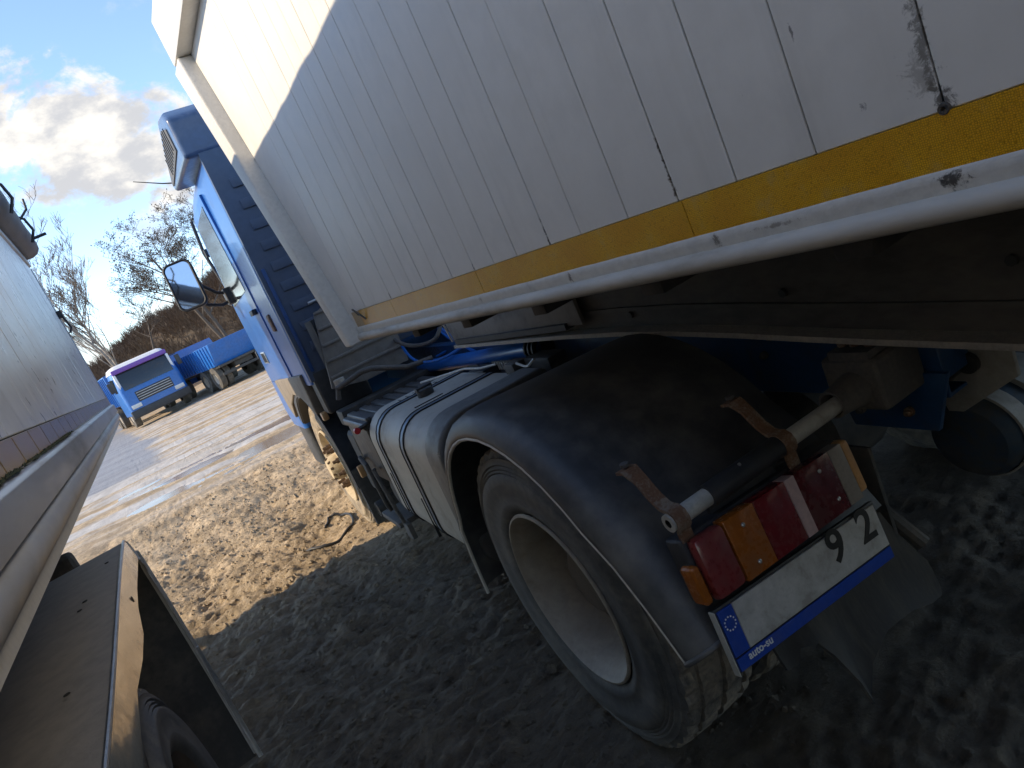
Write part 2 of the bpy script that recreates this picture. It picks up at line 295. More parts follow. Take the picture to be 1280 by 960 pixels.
def water_mat():
    m, t, p = principled('puddle_water')
    geo = t.add('ShaderNodeNewGeometry'); n = t.noise(geo.outputs['Position'], 1.3, 4.0)
    t.link(t.mix(t.ramp(n, 0.35, 0.65), (0.235, 0.155, 0.085, 1), (0.31, 0.225, 0.14, 1)), p.inputs['Base Color'])
    p.inputs['Roughness'].default_value = 0.12; p.inputs['Specular IOR Level'].default_value = 0.5
    bn = t.add('ShaderNodeBump'); bn.inputs['Strength'].default_value = 0.08; bn.inputs['Distance'].default_value = 0.01
    t.link(t.noise(geo.outputs['Position'], 6.0, 3.0), bn.inputs['Height']); t.link(bn.outputs[0], p.inputs['Normal'])
water_mat()

# ------------------------------------------------------------------ mesh helpers
class B:
    def __init__(s): s.v = []; s.f = []
    def add(s, v, f):
        k = len(s.v); s.v += [tuple(p) for p in v]; s.f += [tuple(i + k for i in q) for q in f]; return s
    def box(s, x0, x1, y0, y1, z0, z1):
        return s.add([(x, y, z) for z in (z0, z1) for y in (y0, y1) for x in (x0, x1)],
                     [(0, 2, 3, 1), (4, 5, 7, 6), (0, 1, 5, 4), (2, 6, 7, 3), (0, 4, 6, 2), (1, 3, 7, 5)])
    def obox(s, c, ax, ay, az):
        """box given by centre and three half-axis vectors"""
        c, ax, ay, az = Vector(c), Vector(ax), Vector(ay), Vector(az)
        v = [c + i * ax + j * ay + k * az for k in (-1, 1) for j in (-1, 1) for i in (-1, 1)]
        return s.add(v, [(0, 2, 3, 1), (4, 5, 7, 6), (0, 1, 5, 4), (2, 6, 7, 3), (0, 4, 6, 2), (1, 3, 7, 5)])
    def prism(s, poly, axis, a, b):
        """polygon extruded along an axis: poly in the two other coordinates, in xyz order"""
        def P(u, v, w): return {0: (w, u, v), 1: (u, w, v), 2: (u, v, w)}[axis]
        n = len(poly); v = [P(u, q, a) for u, q in poly] + [P(u, q, b) for u, q in poly]
        f = [tuple(range(n))[::-1], tuple(range(n, 2 * n))] + [(i, (i + 1) % n, n + (i + 1) % n, n + i) for i in range(n)]
        return s.add(v, f)
    def tube(s, path, r, n=10, caps=True):
        path = [Vector(p) for p in path]; k = len(path); rr = r if isinstance(r, (list, tuple)) else [r] * k
        v = []; up = None
        for i, p in enumerate(path):
            d = (path[min(i + 1, k - 1)] - path[max(i - 1, 0)]).normalized()
            if up is None:
                up = Vector((0, 0, 1)) if abs(d.z) < 0.9 else Vector((0, 1, 0))
            a = d.cross(up).normalized(); b = a.cross(d).normalized(); up = b
            for j in range(n):
                q = 2 * math.pi * j / n; v.append(p + rr[i] * (math.cos(q) * a + math.sin(q) * b))
        f = [(i * n + j, i * n + (j + 1) % n, (i + 1) * n + (j + 1) % n, (i + 1) * n + j) for i in range(k - 1) for j in range(n)]
        if caps: f += [tuple(range(n))[::-1], tuple((k - 1) * n + j for j in range(n))]
        return s.add(v, f)
    def lathe(s, prof, c, n=64, axis=0, mod=None, close=False):
        """prof: list of (t along axis, radius); mod(i, j) scales the radius of profile point j at segment i"""
        v = []; m = len(prof)
        for i in range(n):
            q = 2 * math.pi * i / n; cs, sn = math.cos(q), math.sin(q)
            for j, (t, r) in enumerate(prof):
                if mod: r = r + mod(i, j)
                if axis == 0: v.append((c[0] + t, c[1] + r * cs, c[2] + r * sn))
                elif axis == 1: v.append((c[0] + r * cs, c[1] + t, c[2] + r * sn))
                else: v.append((c[0] + r * cs, c[1] + r * sn, c[2] + t))
        mm = m if close else m - 1
        f = [(i * m + j, i * m + (j + 1) % m, ((i + 1) % n) * m + (j + 1) % m, ((i + 1) % n) * m + j) for i in range(n) for j in range(mm)]
        return s.add(v, f)
    def sheet(s, rows):
        k = len(rows); n = len(rows[0]); v = [p for r in rows for p in r]
        return s.add(v, [(i * n + j, i * n + j + 1, (i + 1) * n + j + 1, (i + 1) * n + j) for i in range(k - 1) for j in range(n - 1)])
    def build(s, name, m, parent=None, bevel=0.0, smooth=True, seg=2, thick=0.0, angle=35, recalc=True):
        me = bpy.data.meshes.new(name); me.from_pydata(s.v, [], s.f)
        bm = bmesh.new(); bm.from_mesh(me)
        if recalc: bmesh.ops.recalc_face_normals(bm, faces=bm.faces)
        if thick: bmesh.ops.solidify(bm, geom=bm.faces[:], thickness=thick)
        if bevel:
            es = [e for e in bm.edges if e.is_manifold and e.calc_face_angle(0) > R_(25)]
            if es: bmesh.ops.bevel(bm, geom=es, offset=bevel, segments=seg, profile=0.6, affect='EDGES', clamp_overlap=True)
        bm.to_mesh(me); bm.free()
        me.materials.append(MATS[m])
        if smooth:
            me.shade_smooth(); me.set_sharp_from_angle(angle=R_(angle))
        o = bpy.data.objects.new(name, me); col.objects.link(o); o.parent = parent
        return o

def share(name, src, parent, loc=(0, 0, 0), rot=(0, 0, 0), m=None, scale=(1, 1, 1)):
    o = bpy.data.objects.new(name, src.data if hasattr(src, 'data') else src); col.objects.link(o)
    o.parent = parent; o.location = loc; o.rotation_euler = rot; o.scale = scale
    if m:
        o.material_slots[0].link = 'OBJECT'; o.material_slots[0].material = MATS[m]
    return o
def thing(name, label, cat, loc=(0, 0, 0), rot=(0, 0, 0), group=None):
    o = bpy.data.objects.new(name, None); col.objects.link(o); o.location = loc; o.rotation_euler = rot
    o.empty_display_size = 0.2
    o['label'] = label; o['category'] = cat
    if group: o['group'] = group
    return o
def tag(o, label, cat, group=None):
    o['label'] = label; o['category'] = cat
    if group: o['group'] = group
    return o
def text_mesh(name, txt, size, m, parent, mw, extrude=0.0006, bold=0.0):
    cu = bpy.data.curves.new(name, 'FONT'); cu.body = txt; cu.size = size; cu.extrude = extrude; cu.offset = bold
    cu.align_x = 'LEFT'; cu.align_y = 'BOTTOM'; cu.resolution_u = 4
    to = bpy.data.objects.new(name + '_curve', cu); col.objects.link(to)
    dg = bpy.context.evaluated_depsgraph_get(); me = bpy.data.meshes.new_from_object(to.evaluated_get(dg))
    bpy.data.objects.remove(to); me.materials.clear(); me.materials.append(MATS[m])
    o = bpy.data.objects.new(name, me); col.objects.link(o); o.parent = parent; o.matrix_local = mw
    return o

# ------------------------------------------------------------------ noise for relief (numpy)
def vnoise(x, y, seed=0):
    xi = np.floor(x).astype(np.int64); yi = np.floor(y).astype(np.int64); fx = x - xi; fy = y - yi
    def h(a, b):
        n = (a * 374761393 + b * 668265263 + seed * 1442695041) & 0xFFFFFFFF
        n = ((n ^ (n >> 13)) * 1274126177) & 0xFFFFFFFF
        return ((n ^ (n >> 16)) & 0xFFFF) / 65535.0
    u = fx * fx * fx * (fx * (fx * 6 - 15) + 10); v = fy * fy * fy * (fy * (fy * 6 - 15) + 10)
    return (h(xi, yi) * (1 - u) + h(xi + 1, yi) * u) * (1 - v) + (h(xi, yi + 1) * (1 - u) + h(xi + 1, yi + 1) * u) * v
def fbm(x, y, oct=4, seed=0, gain=0.5):
    a = 1.0; s = 0.0; t = 0.0
    for i in range(oct):
        s = s + a * vnoise(x * 2 ** i + 17.3 * i, y * 2 ** i - 9.1 * i, seed + i); t += a; a *= gain
    return s / t
def sstep(x, a, b):
    t = np.clip((x - a) / (b - a), 0, 1); return t * t * (3 - 2 * t)

ROAD_A = R_(-14)
def ground_h(x, y):
    x = np.asarray(x, float); y = np.asarray(y, float)
    u = y * math.cos(ROAD_A) - x * math.sin(ROAD_A)
    wx = x + 0.25 * (fbm(x * 1.5, y * 1.5, 3, 5) - .5); wy = y + 0.25 * (fbm(x * 1.5, y * 1.5, 3, 11) - .5)
    # churned clods in the yard: ridged lumps drawn out along the direction of travel
    r1 = 1 - np.abs(2 * fbm(wx * 2.3, wy * 3.8, 4, 21) - 1)
    r2 = 1 - np.abs(2 * fbm(wx * 5.2, wy * 9.5, 4, 31) - 1)
    n = fbm(wx * 2.0, wy * 1.6, 5, 41)
    fine = fbm(x * 15, y * 26, 4, 51, 0.7)
    r3 = 1 - np.abs(2 * fbm(wx * 9, wy * 19, 3, 35) - 1)
    yard = 0.075 * (n - .5) + 0.060 * (r1 - .6) + 0.055 * (r2 - .6) * sstep(n, .35, .55) + 0.030 * (r3 - .6) + 0.036 * (fine - .5)
    yard = yard * (1 - 0.45 * sstep(x, 0.7, 1.5) * sstep(y, 6.0, 3.5))
    # wheel ruts in the yard (run along the trailers)
    for cx, w, d in ((0.62, 0.15, 0.034), (-0.26, 0.14, 0.028)):
        q = np.exp(-((x - cx - 0.10 * (fbm(y * .4, y * 0 + 3, 2, 61) - .5) * 2) / w) ** 2) * sstep(y, 3.5, 6)
        lug = 0.011 * np.tanh(3 * np.sin(y * 55 + 18 * np.abs(x - cx)))
        yard = yard - q * d + q * lug
    # road: ruts and ridges run across the view
    rutn = fbm(x * 0.14, u * 1.5, 4, 71, 0.5); rutf = fbm(x * 0.6, u * 6.0, 3, 77)
    road = 0.10 * (rutn - .5) + 0.045 * (rutf - .5) + 0.015 * (fine - .5)
    w = sstep(u, 9.3, 11.5)
    h = yard * (1 - w) + road * w
    # hollows that hold water
    for px, py, sx, sy, d in ((1.55, 12.2, .8, .45, .085), (2.7, 13.8, 1.3, .5, .075), (0.15, 13.4, .6, .4, .07), (-0.45, 12.2, .55, .3, .06)):
        ang = 0.25; dx = (x - px) * math.cos(ang) - (y - py) * math.sin(ang); dy = (x - px) * math.sin(ang) + (y - py) * math.cos(ang)
        h = h - d * np.exp(-((dx / sx) ** 2 + (dy / sy) ** 2))
    # level where tyres stand
    for px, py, sx, sy in ((1.05, 1.87, .55, .6), (3.0, 1.87, .6, .6), (1.15, 5.3, .4, .55), (-.6, 1.95, .5, .5), (-.6, .65, .5, .5)):
        q = np.exp(-(((x - px) / sx) ** 4 + ((y - py) / sy) ** 4)); h = h * (1 - .8 * q) - 0.004 * q
    h = h * (1 - sstep(y, 30, 60)) 
    # sandy bank on the far right, land rising slowly
    h = h + 1.1 * np.exp(-(((x - 9.5) / 4.2) ** 2 + ((y - 42) / 5.0) ** 2)) + 0.5 * sstep(y, 34, 70)
    return h

def axis(lo, hi, fine_lo, fine_hi, step, grow):
    a = list(np.arange(fine_lo, fine_hi, step)); s = step; p = a[-1]
    while p < hi: s *= grow; p += s; a.append(p)
    s = step; p = a[0]; left = []
    while p > lo: s *= grow; p -= s; left.append(p)
    return np.array(left[::-1] + a)
xs = axis(-600, 600, -0.9, 2.7, 0.016, 1.035); ys = axis(-300, 900, 0.3, 6.6, 0.017, 1.026)
GX, GY = np.meshgrid(xs, ys); GZ = ground_h(GX, GY)
def grid_object(name, gx, gy, gz, m):
    ny, nx = gx.shape; me = bpy.data.meshes.new(name)
    co = np.stack([gx, gy, gz], -1).reshape(-1, 3).astype(np.float32)
    i = np.arange((ny - 1) * (nx - 1)); r = i // (nx - 1); c = i % (nx - 1); a = r * nx + c
    fa = np.stack([a, a + 1, a + nx + 1, a + nx], -1).reshape(-1).astype(np.int32)
    me.vertices.add(len(co)); me.vertices.foreach_set('co', co.ravel())
    me.loops.add(len(fa)); me.loops.foreach_set('vertex_index', fa)
    me.polygons.add(len(i)); me.polygons.foreach_set('loop_start', (np.arange(len(i)) * 4).astype(np.int32))
    me.update(calc_edges=True); me.validate(); me.materials.append(MATS[m]); me.shade_smooth()
    o = bpy.data.objects.new(name, me); col.objects.link(o); return o
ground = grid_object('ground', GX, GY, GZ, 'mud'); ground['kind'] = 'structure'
print('ground faces', len(ground.data.polygons))
wb = B()
wb.sheet([[(x, y, -0.030) for x in np.linspace(-1.2, 5.5, 8)] for y in np.linspace(11.2, 15.2, 6)])
pud = wb.build('puddle', 'puddle_water'); pud['kind'] = 'structure'

# ------------------------------------------------------------------ far setting
def hill_top(x):
    return 3.0 + 1.5 * sstep(x, -3, 4) + 2.6 * sstep(x, 3, 15) - 1.6 * sstep(x, -6, -40) + 0.5 * (fbm(x * .35, x * 0, 3, 88) - .5)
hx = np.linspace(-90, 110, 260); hy = np.linspace(47, 130, 60)
HX, HY = np.meshgrid(hx, hy)
HZ = hill_top(HX) * sstep(HY, 47.5, 56) + 0.45 + 0.7 * (fbm(HX * .5, HY * .5, 4, 91) - .5) * sstep(HY, 48, 52)
HZ[0, :] = 0.2
hill = grid_object('hill', HX, HY, HZ, 'hill_earth'); hill['kind'] = 'structure'

# brown leafless scrub all over the bank: nobody could count it
sv = []; sf = []
rng = np.random.default_rng(3)
NB = 2600
bx = rng.uniform(-14, 26, NB); by = rng.uniform(48.0, 60, NB)
bz = hill_top(bx) * sstep(by, 47.5, 56) + 0.45
for k in range(NB):
    hgt = rng.uniform(0.5, 1.5)
    for j in range(18):
        a = rng.uniform(0, 6.28); lean = rng.uniform(0.1, 0.75); l = hgt * rng.uniform(0.5, 1.0); w = 0.022
        p0 = np.array([bx[k] + rng.normal(0, .2), by[k] + rng.normal(0, .2), bz[k] - 0.1])
        p1 = p0 + np.array([math.cos(a) * lean, math.sin(a) * lean, 1.0]) * l
        pm = (p0 + p1) / 2 + rng.normal(0, .07, 3)
        i = len(sv); sv += [tuple(p0 - [w, 0, 0]), tuple(p0 + [w, 0, 0]), tuple(pm - [w, 0, 0]), tuple(pm + [w, 0, 0]), tuple(p1)]
        sf += [(i, i + 1, i + 3, i + 2), (i + 2, i + 3, i + 4)]
me = bpy.data.meshes.new('scrub'); me.from_pydata(sv, [], sf); me.materials.append(MATS['dry_brush'])
scrub = bpy.data.objects.new('scrub', me); col.objects.link(scrub); scrub['kind'] = 'stuff'
scrub['label'] = 'brown leafless scrub covering the bank behind the blue trucks'; scrub['category'] = 'scrub'

def tree(label, x, y, z, height, lean, seed, mt, mtw, spread=0.55, stems=1, leaf=0, upright=0.35, levels=5, r0=0.13):
    rg = random.Random(seed)
    root = thing('bare_tree', label, 'tree', (x, y, z), group='leafless trees beyond the yard')
    tr = B(); cr = B(); lf = B()
    def grow(p, d, l, r, lev):
        steps = 4 if lev < 2 else 3
        path = [p]; rr = [r]; q = p; dd = d
        for i in range(steps):
            dd = (dd + Vector((rg.gauss(0, .10), rg.gauss(0, .10), rg.gauss(0, .05))) + Vector((0, 0, upright * 0.10))).normalized()
            q = q + dd * (l / steps); path.append(q); rr.append(max(0.008, r * (1 - 0.62 * (i + 1) / steps)))
        (tr if lev < 2 else cr).tube(path, rr, 6 if lev < 2 else 3, caps=False)
        if lev >= levels:
            if leaf:
                for _ in range(leaf):
                    c = path[rg.randint(1, steps)] + Vector((rg.gauss(0, .10), rg.gauss(0, .10), rg.gauss(0, .10))); s = rg.uniform(.03, .075)
                    a = Vector((rg.gauss(0, 1), rg.gauss(0, 1), rg.gauss(0, 1))).normalized(); b = a.orthogonal().normalized()
                    lf.add([c - a * s, c + b * s * .6, c + a * s, c - b * s * .6], [(0, 1, 2, 3)])
            return
        kids = rg.randint(3, 4) if lev > 0 else rg.randint(6, 8)
        for k in range(kids):
            f = rg.uniform(0.30, 1.0) if lev else rg.uniform(0.28, 1.0)
            i = min(steps - 1, int(f * steps)); pp = path[i].lerp(path[i + 1], f * steps - i)
            sdv = Vector((rg.gauss(0, 1), rg.gauss(0, 1), rg.gauss(0, .35))).normalized()
            nd = (dd * (1 - spread) + sdv * spread + Vector((0, 0, upright * .5))).normalized()
            grow(pp, nd, l * rg.uniform(.42, .66), max(0.010, r * 0.5 * (1 - .4 * f)), lev + 1)
    for s in range(stems):
        a = rg.uniform(0, 6.28); d = Vector((lean[0] + (.22 * math.cos(a) if stems > 1 else 0), lean[1] + (.22 * math.sin(a) if stems > 1 else 0), 1)).normalized()
        grow(Vector((0.25 * math.cos(a) * (stems > 1), 0.25 * math.sin(a) * (stems > 1), -0.3)), d, height * (1.0 if s == 0 else rg.uniform(.7, .95)) * .62, r0, 0)
    tr.build('trunk', mt, root, recalc=False); cr.build('crown', mtw, root, recalc=False, smooth=False)
    if leaf: lf.build('seed_clusters', 'seed_cluster', root, recalc=False, smooth=False)
    return root
tree('pale birch-like bare tree with several stems at the end of the grey ribbed trailer', 0.1, 45.0, 0.9, 12.0, (0.02, 0.0), 5, 'pale_bark', 'twig_pale', stems=3, upright=0.55, spread=0.5, r0=.10)
tree('taller bare tree with dark seed clusters rising behind the door mirror', 6.0, 48.0, 2.2, 10.5, (0.0, 0.0), 12, 'bark', 'twig', stems=2, leaf=3, upright=0.35, spread=0.62, r0=.13)
tree('slender bare tree close to the cab front, right of the mirror', 8.1, 51.0, 3.8, 8.0, (0.0, 0.0), 23, 'bark', 'twig', stems=1, leaf=2, upright=0.35, spread=0.58, r0=.10)
tree('low bare bush-like tree on the bank crest left of the taller tree', 1.7, 50.0, 3.6, 4.2, (0.02, 0), 31, 'bark', 'twig', stems=2, upright=0.4, spread=0.6, levels=4, r0=.06)

# ------------------------------------------------------------------ tyres and wheels
def make_tyre(name, c, R, w, parent, x_out, m_side='rubber', seg=132, rim_r=0.300, sg=1):
    """outer sidewall at x_out, tyre extends to +x by w"""
    prof = [(0.030, rim_r - 0.006), (0.012, rim_r + 0.012), (0.002, rim_r + 0.040), (0.004, rim_r + 0.044), (0.000, rim_r + 0.085), (-0.003, rim_r + 0.110),
            (-0.001, R - 0.084), (0.006, R - 0.080), (0.003, R - 0.074), (0.009, R - 0.069), (0.006, R - 0.063), (0.013, R - 0.056), (0.009, R - 0.050), (0.016, R - 0.042), (0.015, R - 0.030),
            (0.020, R - 0.028), (0.024, R - 0.010)]
    smod = lambda i, j: (-0.009 if (j >= 15 and i % 3 == 0) else 0.0)
    o = B().lathe([(x_out - c[0] + sg * t, r) for t, r in prof] , c, seg, mod=smod)
    # inner sidewall
    o.lathe([(x_out - c[0] + sg * (w - t), r) for t, r in prof[::-1]], c, seg)
    side = o.build(name, m_side, parent, angle=60)
    k = 5
    tprof = [(0.024, R - 0.010), (0.032, R - 0.003), (0.055, R), (0.058, R - 0.012), (0.072, R - 0.012), (0.075, R), (w / 2 - 0.012, R + 0.002), (w / 2 - 0.009, R - 0.012),
             (w / 2 + 0.009, R - 0.012), (w / 2 + 0.012, R + 0.002), (w - 0.075, R), (w - 0.072, R - 0.012), (w - 0.058, R - 0.012), (w - 0.055, R), (w - 0.032, R - 0.003), (w - 0.024, R - 0.010)]
    sh = {0, 1, 2, 13, 14, 15}
    mid = {5, 6, 9, 10}
    def mod(i, j):
        g = 0.0
        if j in sh and i % 3 == 0: g -= 0.011
        if j in mid and i % 3 == 1: g -= 0.006
        return g
    B().lathe([(x_out - c[0] + sg * t, r) for t, r in tprof], c, seg, mod=mod).build('tread', 'tread_rubber', side, smooth=False, recalc=True)
    return side

def nuts(parent, c, x, rad, n, r, l, m, off=0.0):
    nb = B().lathe([(0, 0.0), (0, r), (l * .55, r), (l * .55, r * .62), (l, r * .62), (l, 0.0)], (0, 0, 0), 6)
    src = None
    for i in range(n):
        q = 2 * math.pi * i / n + off; p = (c[0] + x, c[1] + rad * math.cos(q), c[2] + rad * math.sin(q))
        if src is None: src = nb.build('wheel_nut', m, parent, smooth=False); src.location = p; src.scale = (-1, 1, 1)
        else: share('wheel_nut', src, parent, p, scale=(-1, 1, 1))

def dished_wheel(name, c, R, parent, x_out=0.0, w=0.29):
    """outer wheel of a twin pair: deep dished rim facing out"""
    e = bpy.data.objects.new(name, None); col.objects.link(e); e.parent = parent
    make_tyre('tyre', c, R, w, e, x_out)
    rp = [(0.014, 0.302), (0.008, 0.300), (0.006, 0.293), (0.012, 0.288), (0.022, 0.286), (0.040, 0.276), (0.050, 0.270), (0.105, 0.258), (0.150, 0.252), (0.172, 0.244)]
    rim = B().lathe([(x_out - c[0] + t, r) for t, r in rp], c, 96).build('rim', 'rim_paint', e, angle=50)
    dp = [(0.172, 0.246), (0.178, 0.20), (0.186, 0.17), (0.186, 0.0)]
    B().lathe([(x_out - c[0] + t, r) for t, r in dp], c, 64).build('disc', 'rim_dark', e, angle=40)
    B().lathe([(x_out - c[0] + t, r) for t, r in [(0.186, .135), (0.12, .125), (0.10, .10), (0.095, 0)]], c, 40).build('hub', 'rim_dark', e)
    return e

# ================================================================== TRACTOR UNIT
TR = thing('tractor_unit', 'blue cab tractor unit with black rear fender, alloy fuel tank and red tail lamp', 'truck',
           (0.732, 1.887, 0.0), (0, R_(1.2), R_(-2.6)))
AX = (0.0, 0.0, 0.523); TY = 0.528
dished_wheel('rear_wheel', (0, 0, TY), 0.528, TR)
# inner twin and the right-hand pair
for xo in (0.325, 1.88, 2.205):
    e = bpy.data.objects.new('rear_wheel', None); col.objects.link(e); e.parent = TR
    make_tyre('tyre', (0, 0, TY), 0.528, 0.29, e, xo, seg=66)
    B().lathe([(xo + .02, 0.302), (xo + .05, 0.27), (xo + .15, .25), (xo + .16, .0)], (0, 0, TY), 40).build('rim', 'rim_dark', e)
B().tube([(0.2, 0, TY), (2.3, 0, TY)], 0.07, 14).lathe([(1.05, .0), (1.05, .14), (1.12, .2), (1.38, .2), (1.45, .14), (1.45, 0)], (0, 0, TY), 24).build('rear_axle', 'chassis_black', TR)

# --- rear fender: one moulded shell, outline measured in the side view
def fender_line():
    """(y, z) of the lip from the front tip over the tyre to the rear end"""
    pts = [(0.655, 0.36), (0.645, 0.50), (0.615, 0.66)]
    for a in range(20, 141, 8):
        q = R_(a); pts.append((0.596 * math.cos(q), TY + 0.596 * math.sin(q)))
    pts += [(-0.545, 0.84), (-0.615, 0.755), (-0.66, 0.69), (-0.695, 0.635)]
    return pts
FL = fender_line()
def offs(pts, d):
    out = []
    for i, p in enumerate(pts):
        a = pts[max(0, i - 1)]; b = pts[min(len(pts) - 1, i + 1)]; t = Vector((b[0] - a[0], b[1] - a[1])).normalized()
        nrm = Vector((t.y, -t.x))
        if nrm.dot(Vector((p[0], p[1] - TY))) < 0: nrm = -nrm
        out.append((p[0] + nrm.x * d, p[1] + nrm.y * d))
    return out
cross = [(-0.040, 0.0), (-0.046, 0.008), (-0.044, 0.020), (-0.032, 0.045), (-0.010, 0.064), (0.025, 0.072), (0.08, 0.073), (0.30, 0.062), (0.56, 0.050), (0.62, 0.046)]
rows = []
for x, d in cross: rows.append([(x, y, z) for y, z in offs(FL, d)])
fd = B().sheet(rows).build('rear_fender', 'fender_plastic', TR, thick=0.006, angle=55)
B().tube([(-0.041, y, z) for y, z in offs(FL, 0.001)], 0.0065, 8).build('fender_edging', 'lip_rubber', fd)
B().tube([(x, offs(FL, d)[-1][0] - .002, offs(FL, d)[-1][1] - .002) for x, d in cross[:9]], 0.007, 8).build('fender_edging', 'fender_plastic', fd)
# right-hand fender
B().sheet([[(2.5 - x, y, z) for y, z in offs(FL, d)] for x, d in cross]).build('rear_fender', 'fender_plastic', TR, thick=0.006)
# small moulded mark on the shoulder
text_mesh('moulded_mark', 'lllll', 0.016, 'lip_rubber', fd, Matrix(((0.0, 0.0, -1, -0.0345), (-0.93, -0.36, 0, 0.490), (-0.36, 0.93, 0, 1.005), (0, 0, 0, 1))))

# --- chassis rails (painted blue) and cross members
def rail(x, name='frame_rail'):
    b = B()
    prof = [(0, 0.86), (0.075, 0.86), (0.075, 0.870), (0.010, 0.870), (0.010, 1.10), (0.075, 1.10), (0.075, 1.11), (0, 1.11)]
    if x > 1.25: prof = [(-u, z) for u, z in prof]
    b.prism([(x + u, z) for u, z in prof], 1, -0.84, 4.6)
    return b.build(name, 'frame_blue', TR, bevel=0.002, seg=1)
rl = rail(0.83); rail(1.67)
B().box(0.845, 1.655, -0.83, -0.80, 0.90, 1.09).build('rear_crossmember', 'frame_blue', TR, bevel=0.004)
B().prism([(-0.86, 0.935), (-0.80, 0.775), (-0.56, 0.775), (-0.52, 0.935)], 0, 0.812, 0.828).build('gusset_plate', 'frame_blue', TR, bevel=0.002)
for yy, zz, mm in ((-0.60, 0.83, 'cast_iron'), (-0.66, 0.89, 'cast_iron'), (-0.74, 0.83, 'rust'), (-0.71, 0.91, 'cast_iron'), (-0.57, 0.905, 'cast_iron'), (-0.35, 1.05, 'cast_iron'), (-0.30, 0.99, 'cast_iron')):
    B().lathe([(0, 0), (0, .013), (-.012, .013), (-.012, .007), (-.022, .007), (-.022, 0)], (0.811 if zz < .94 else 0.829, yy, zz), 8).build('frame_bolt', mm, TR, smooth=False)
# pale end bracket behind the rail with its round hole, dark links
pb = B().prism([(-0.93, 0.965), (-0.72, 0.965), (-0.70, 0.90), (-0.735, 0.755), (-0.775, 0.755), (-0.93, 0.86)], 0, 0.955, 0.970).build('tow_bracket', 'drum_white', TR, bevel=0.003)
B().lathe([(0, 0.0), (0, .028), (-.014, .028), (-.014, 0)], (0.954, -0.825, 0.90), 18).tube([(0.948, -0.745, 0.835), (0.948, -0.815, 0.895)], 0.008, 8).build('tow_pin', 'chassis_black', pb)
# air reservoir slung across the back end
ar = B().lathe([(0, 0), (0.0, .06), (.012, .10), (.035, .118), (.10, .122), (.62, .122), (.66, .10), (.67, 0)], (0.985, -0.735, 0.640), 40).build('air_reservoir', 'drum_dull', TR)
B().lathe([(0.05, .123), (.052, .129), (.105, .129), (.107, .123)], (0.985, -0.735, 0.640), 40).build('reservoir_band', 'drum_white', ar)
B().lathe([(0.16, .123), (.165, .135), (.30, .135), (.305, .123)], (0.985, -0.735, 0.640), 40).build('reservoir_band', 'drum_white', ar)

# --- lamp bar: cast socket on the rail, round bar, sleeve, rusty straps to the fender
BZ, BY = 0.957, -0.725
B().lathe([(0.02, .022), (0.0, .030), (0.0, .036), (0.03, .038), (0.09, .046), (0.13, .062), (.20, .07)], (0.575, BY, BZ + .006), 24).build('bar_socket', 'cast_iron', TR)
sk = B().box(0.665, 0.832, BY - .075, BY + .085, BZ - .055, BZ + .085).build('socket_block', 'cast_iron', TR, bevel=0.02, seg=3)
B().box(0.668, 0.76, BY - .062, BY + .055, BZ + .080, BZ + .103).build('socket_clamp', 'cast_iron', sk, bevel=0.006)
for dy in (-.04, .0, .035): B().lathe([(0, 0), (0, .013), (.014, .013), (.014, .0)], (0.71, BY + dy, BZ + .104), 6, axis=2).build('clamp_bolt', 'rust', sk, smooth=False)
bar = B().lathe([(0.0, .010), (0.0, .0205), (0.60, .0205)], (0.03, BY, BZ), 24).build('lamp_bar', 'bar_paint', TR)
B().lathe([(0.0, .0098), (.03, .0098), (.03, 0)], (0.0305, BY, BZ), 16).build('bar_bore', 'plate_black', bar)
B().lathe([(0.0, .0208), (0.0, .0268), (0.235, .0268), (.235, .0208)], (0.145, BY, BZ), 24).build('bar_sleeve', 'black_plastic', bar)
B().lathe([(0.0, 0), (0.0, .004), (-.004, .004), (-.004, 0)], (0, 0, 0), 8).build('sleeve_rivet', 'galv', bar).location = (0.25, BY - .012, BZ + .026)
def strap(x):
    w = 0.017
    path = [(x, BY + .135, BZ + .103), (x, BY + .105, BZ + .108), (x, BY + .075, BZ + .085), (x, BY + .045, BZ + .048), (x, BY + .022, BZ + .030)]
    for a in range(120, -100, -25):
        q = R_(a); path.append((x, BY + .030 * math.cos(R_(a) + 0), BZ + .030 * math.sin(q)))
    path = path[:5] + [(x, BY + .030 * math.cos(R_(a)), BZ + .030 * math.sin(R_(a))) for a in (70, 100, 135, 170, 205, 235)] + [(x, BY - .018, BZ - .05), (x, BY - .02, BZ - .085)]
    b = B().sheet([[(x + s * w * (1.25 if i < 2 else 1.0), p[1], p[2]) for i, p in enumerate(path)] for s in (-1, -.5, .5, 1)])
    o = b.build('bar_strap', 'rust', TR, thick=0.007)
    B().lathe([(0.0, 0), (0.0, .011), (.007, .011), (.009, 0)], (x, BY + .118, BZ + .112), 10, axis=2).build('strap_bolt', 'cast_iron', o)
    return o
strap(0.052); strap(0.392)

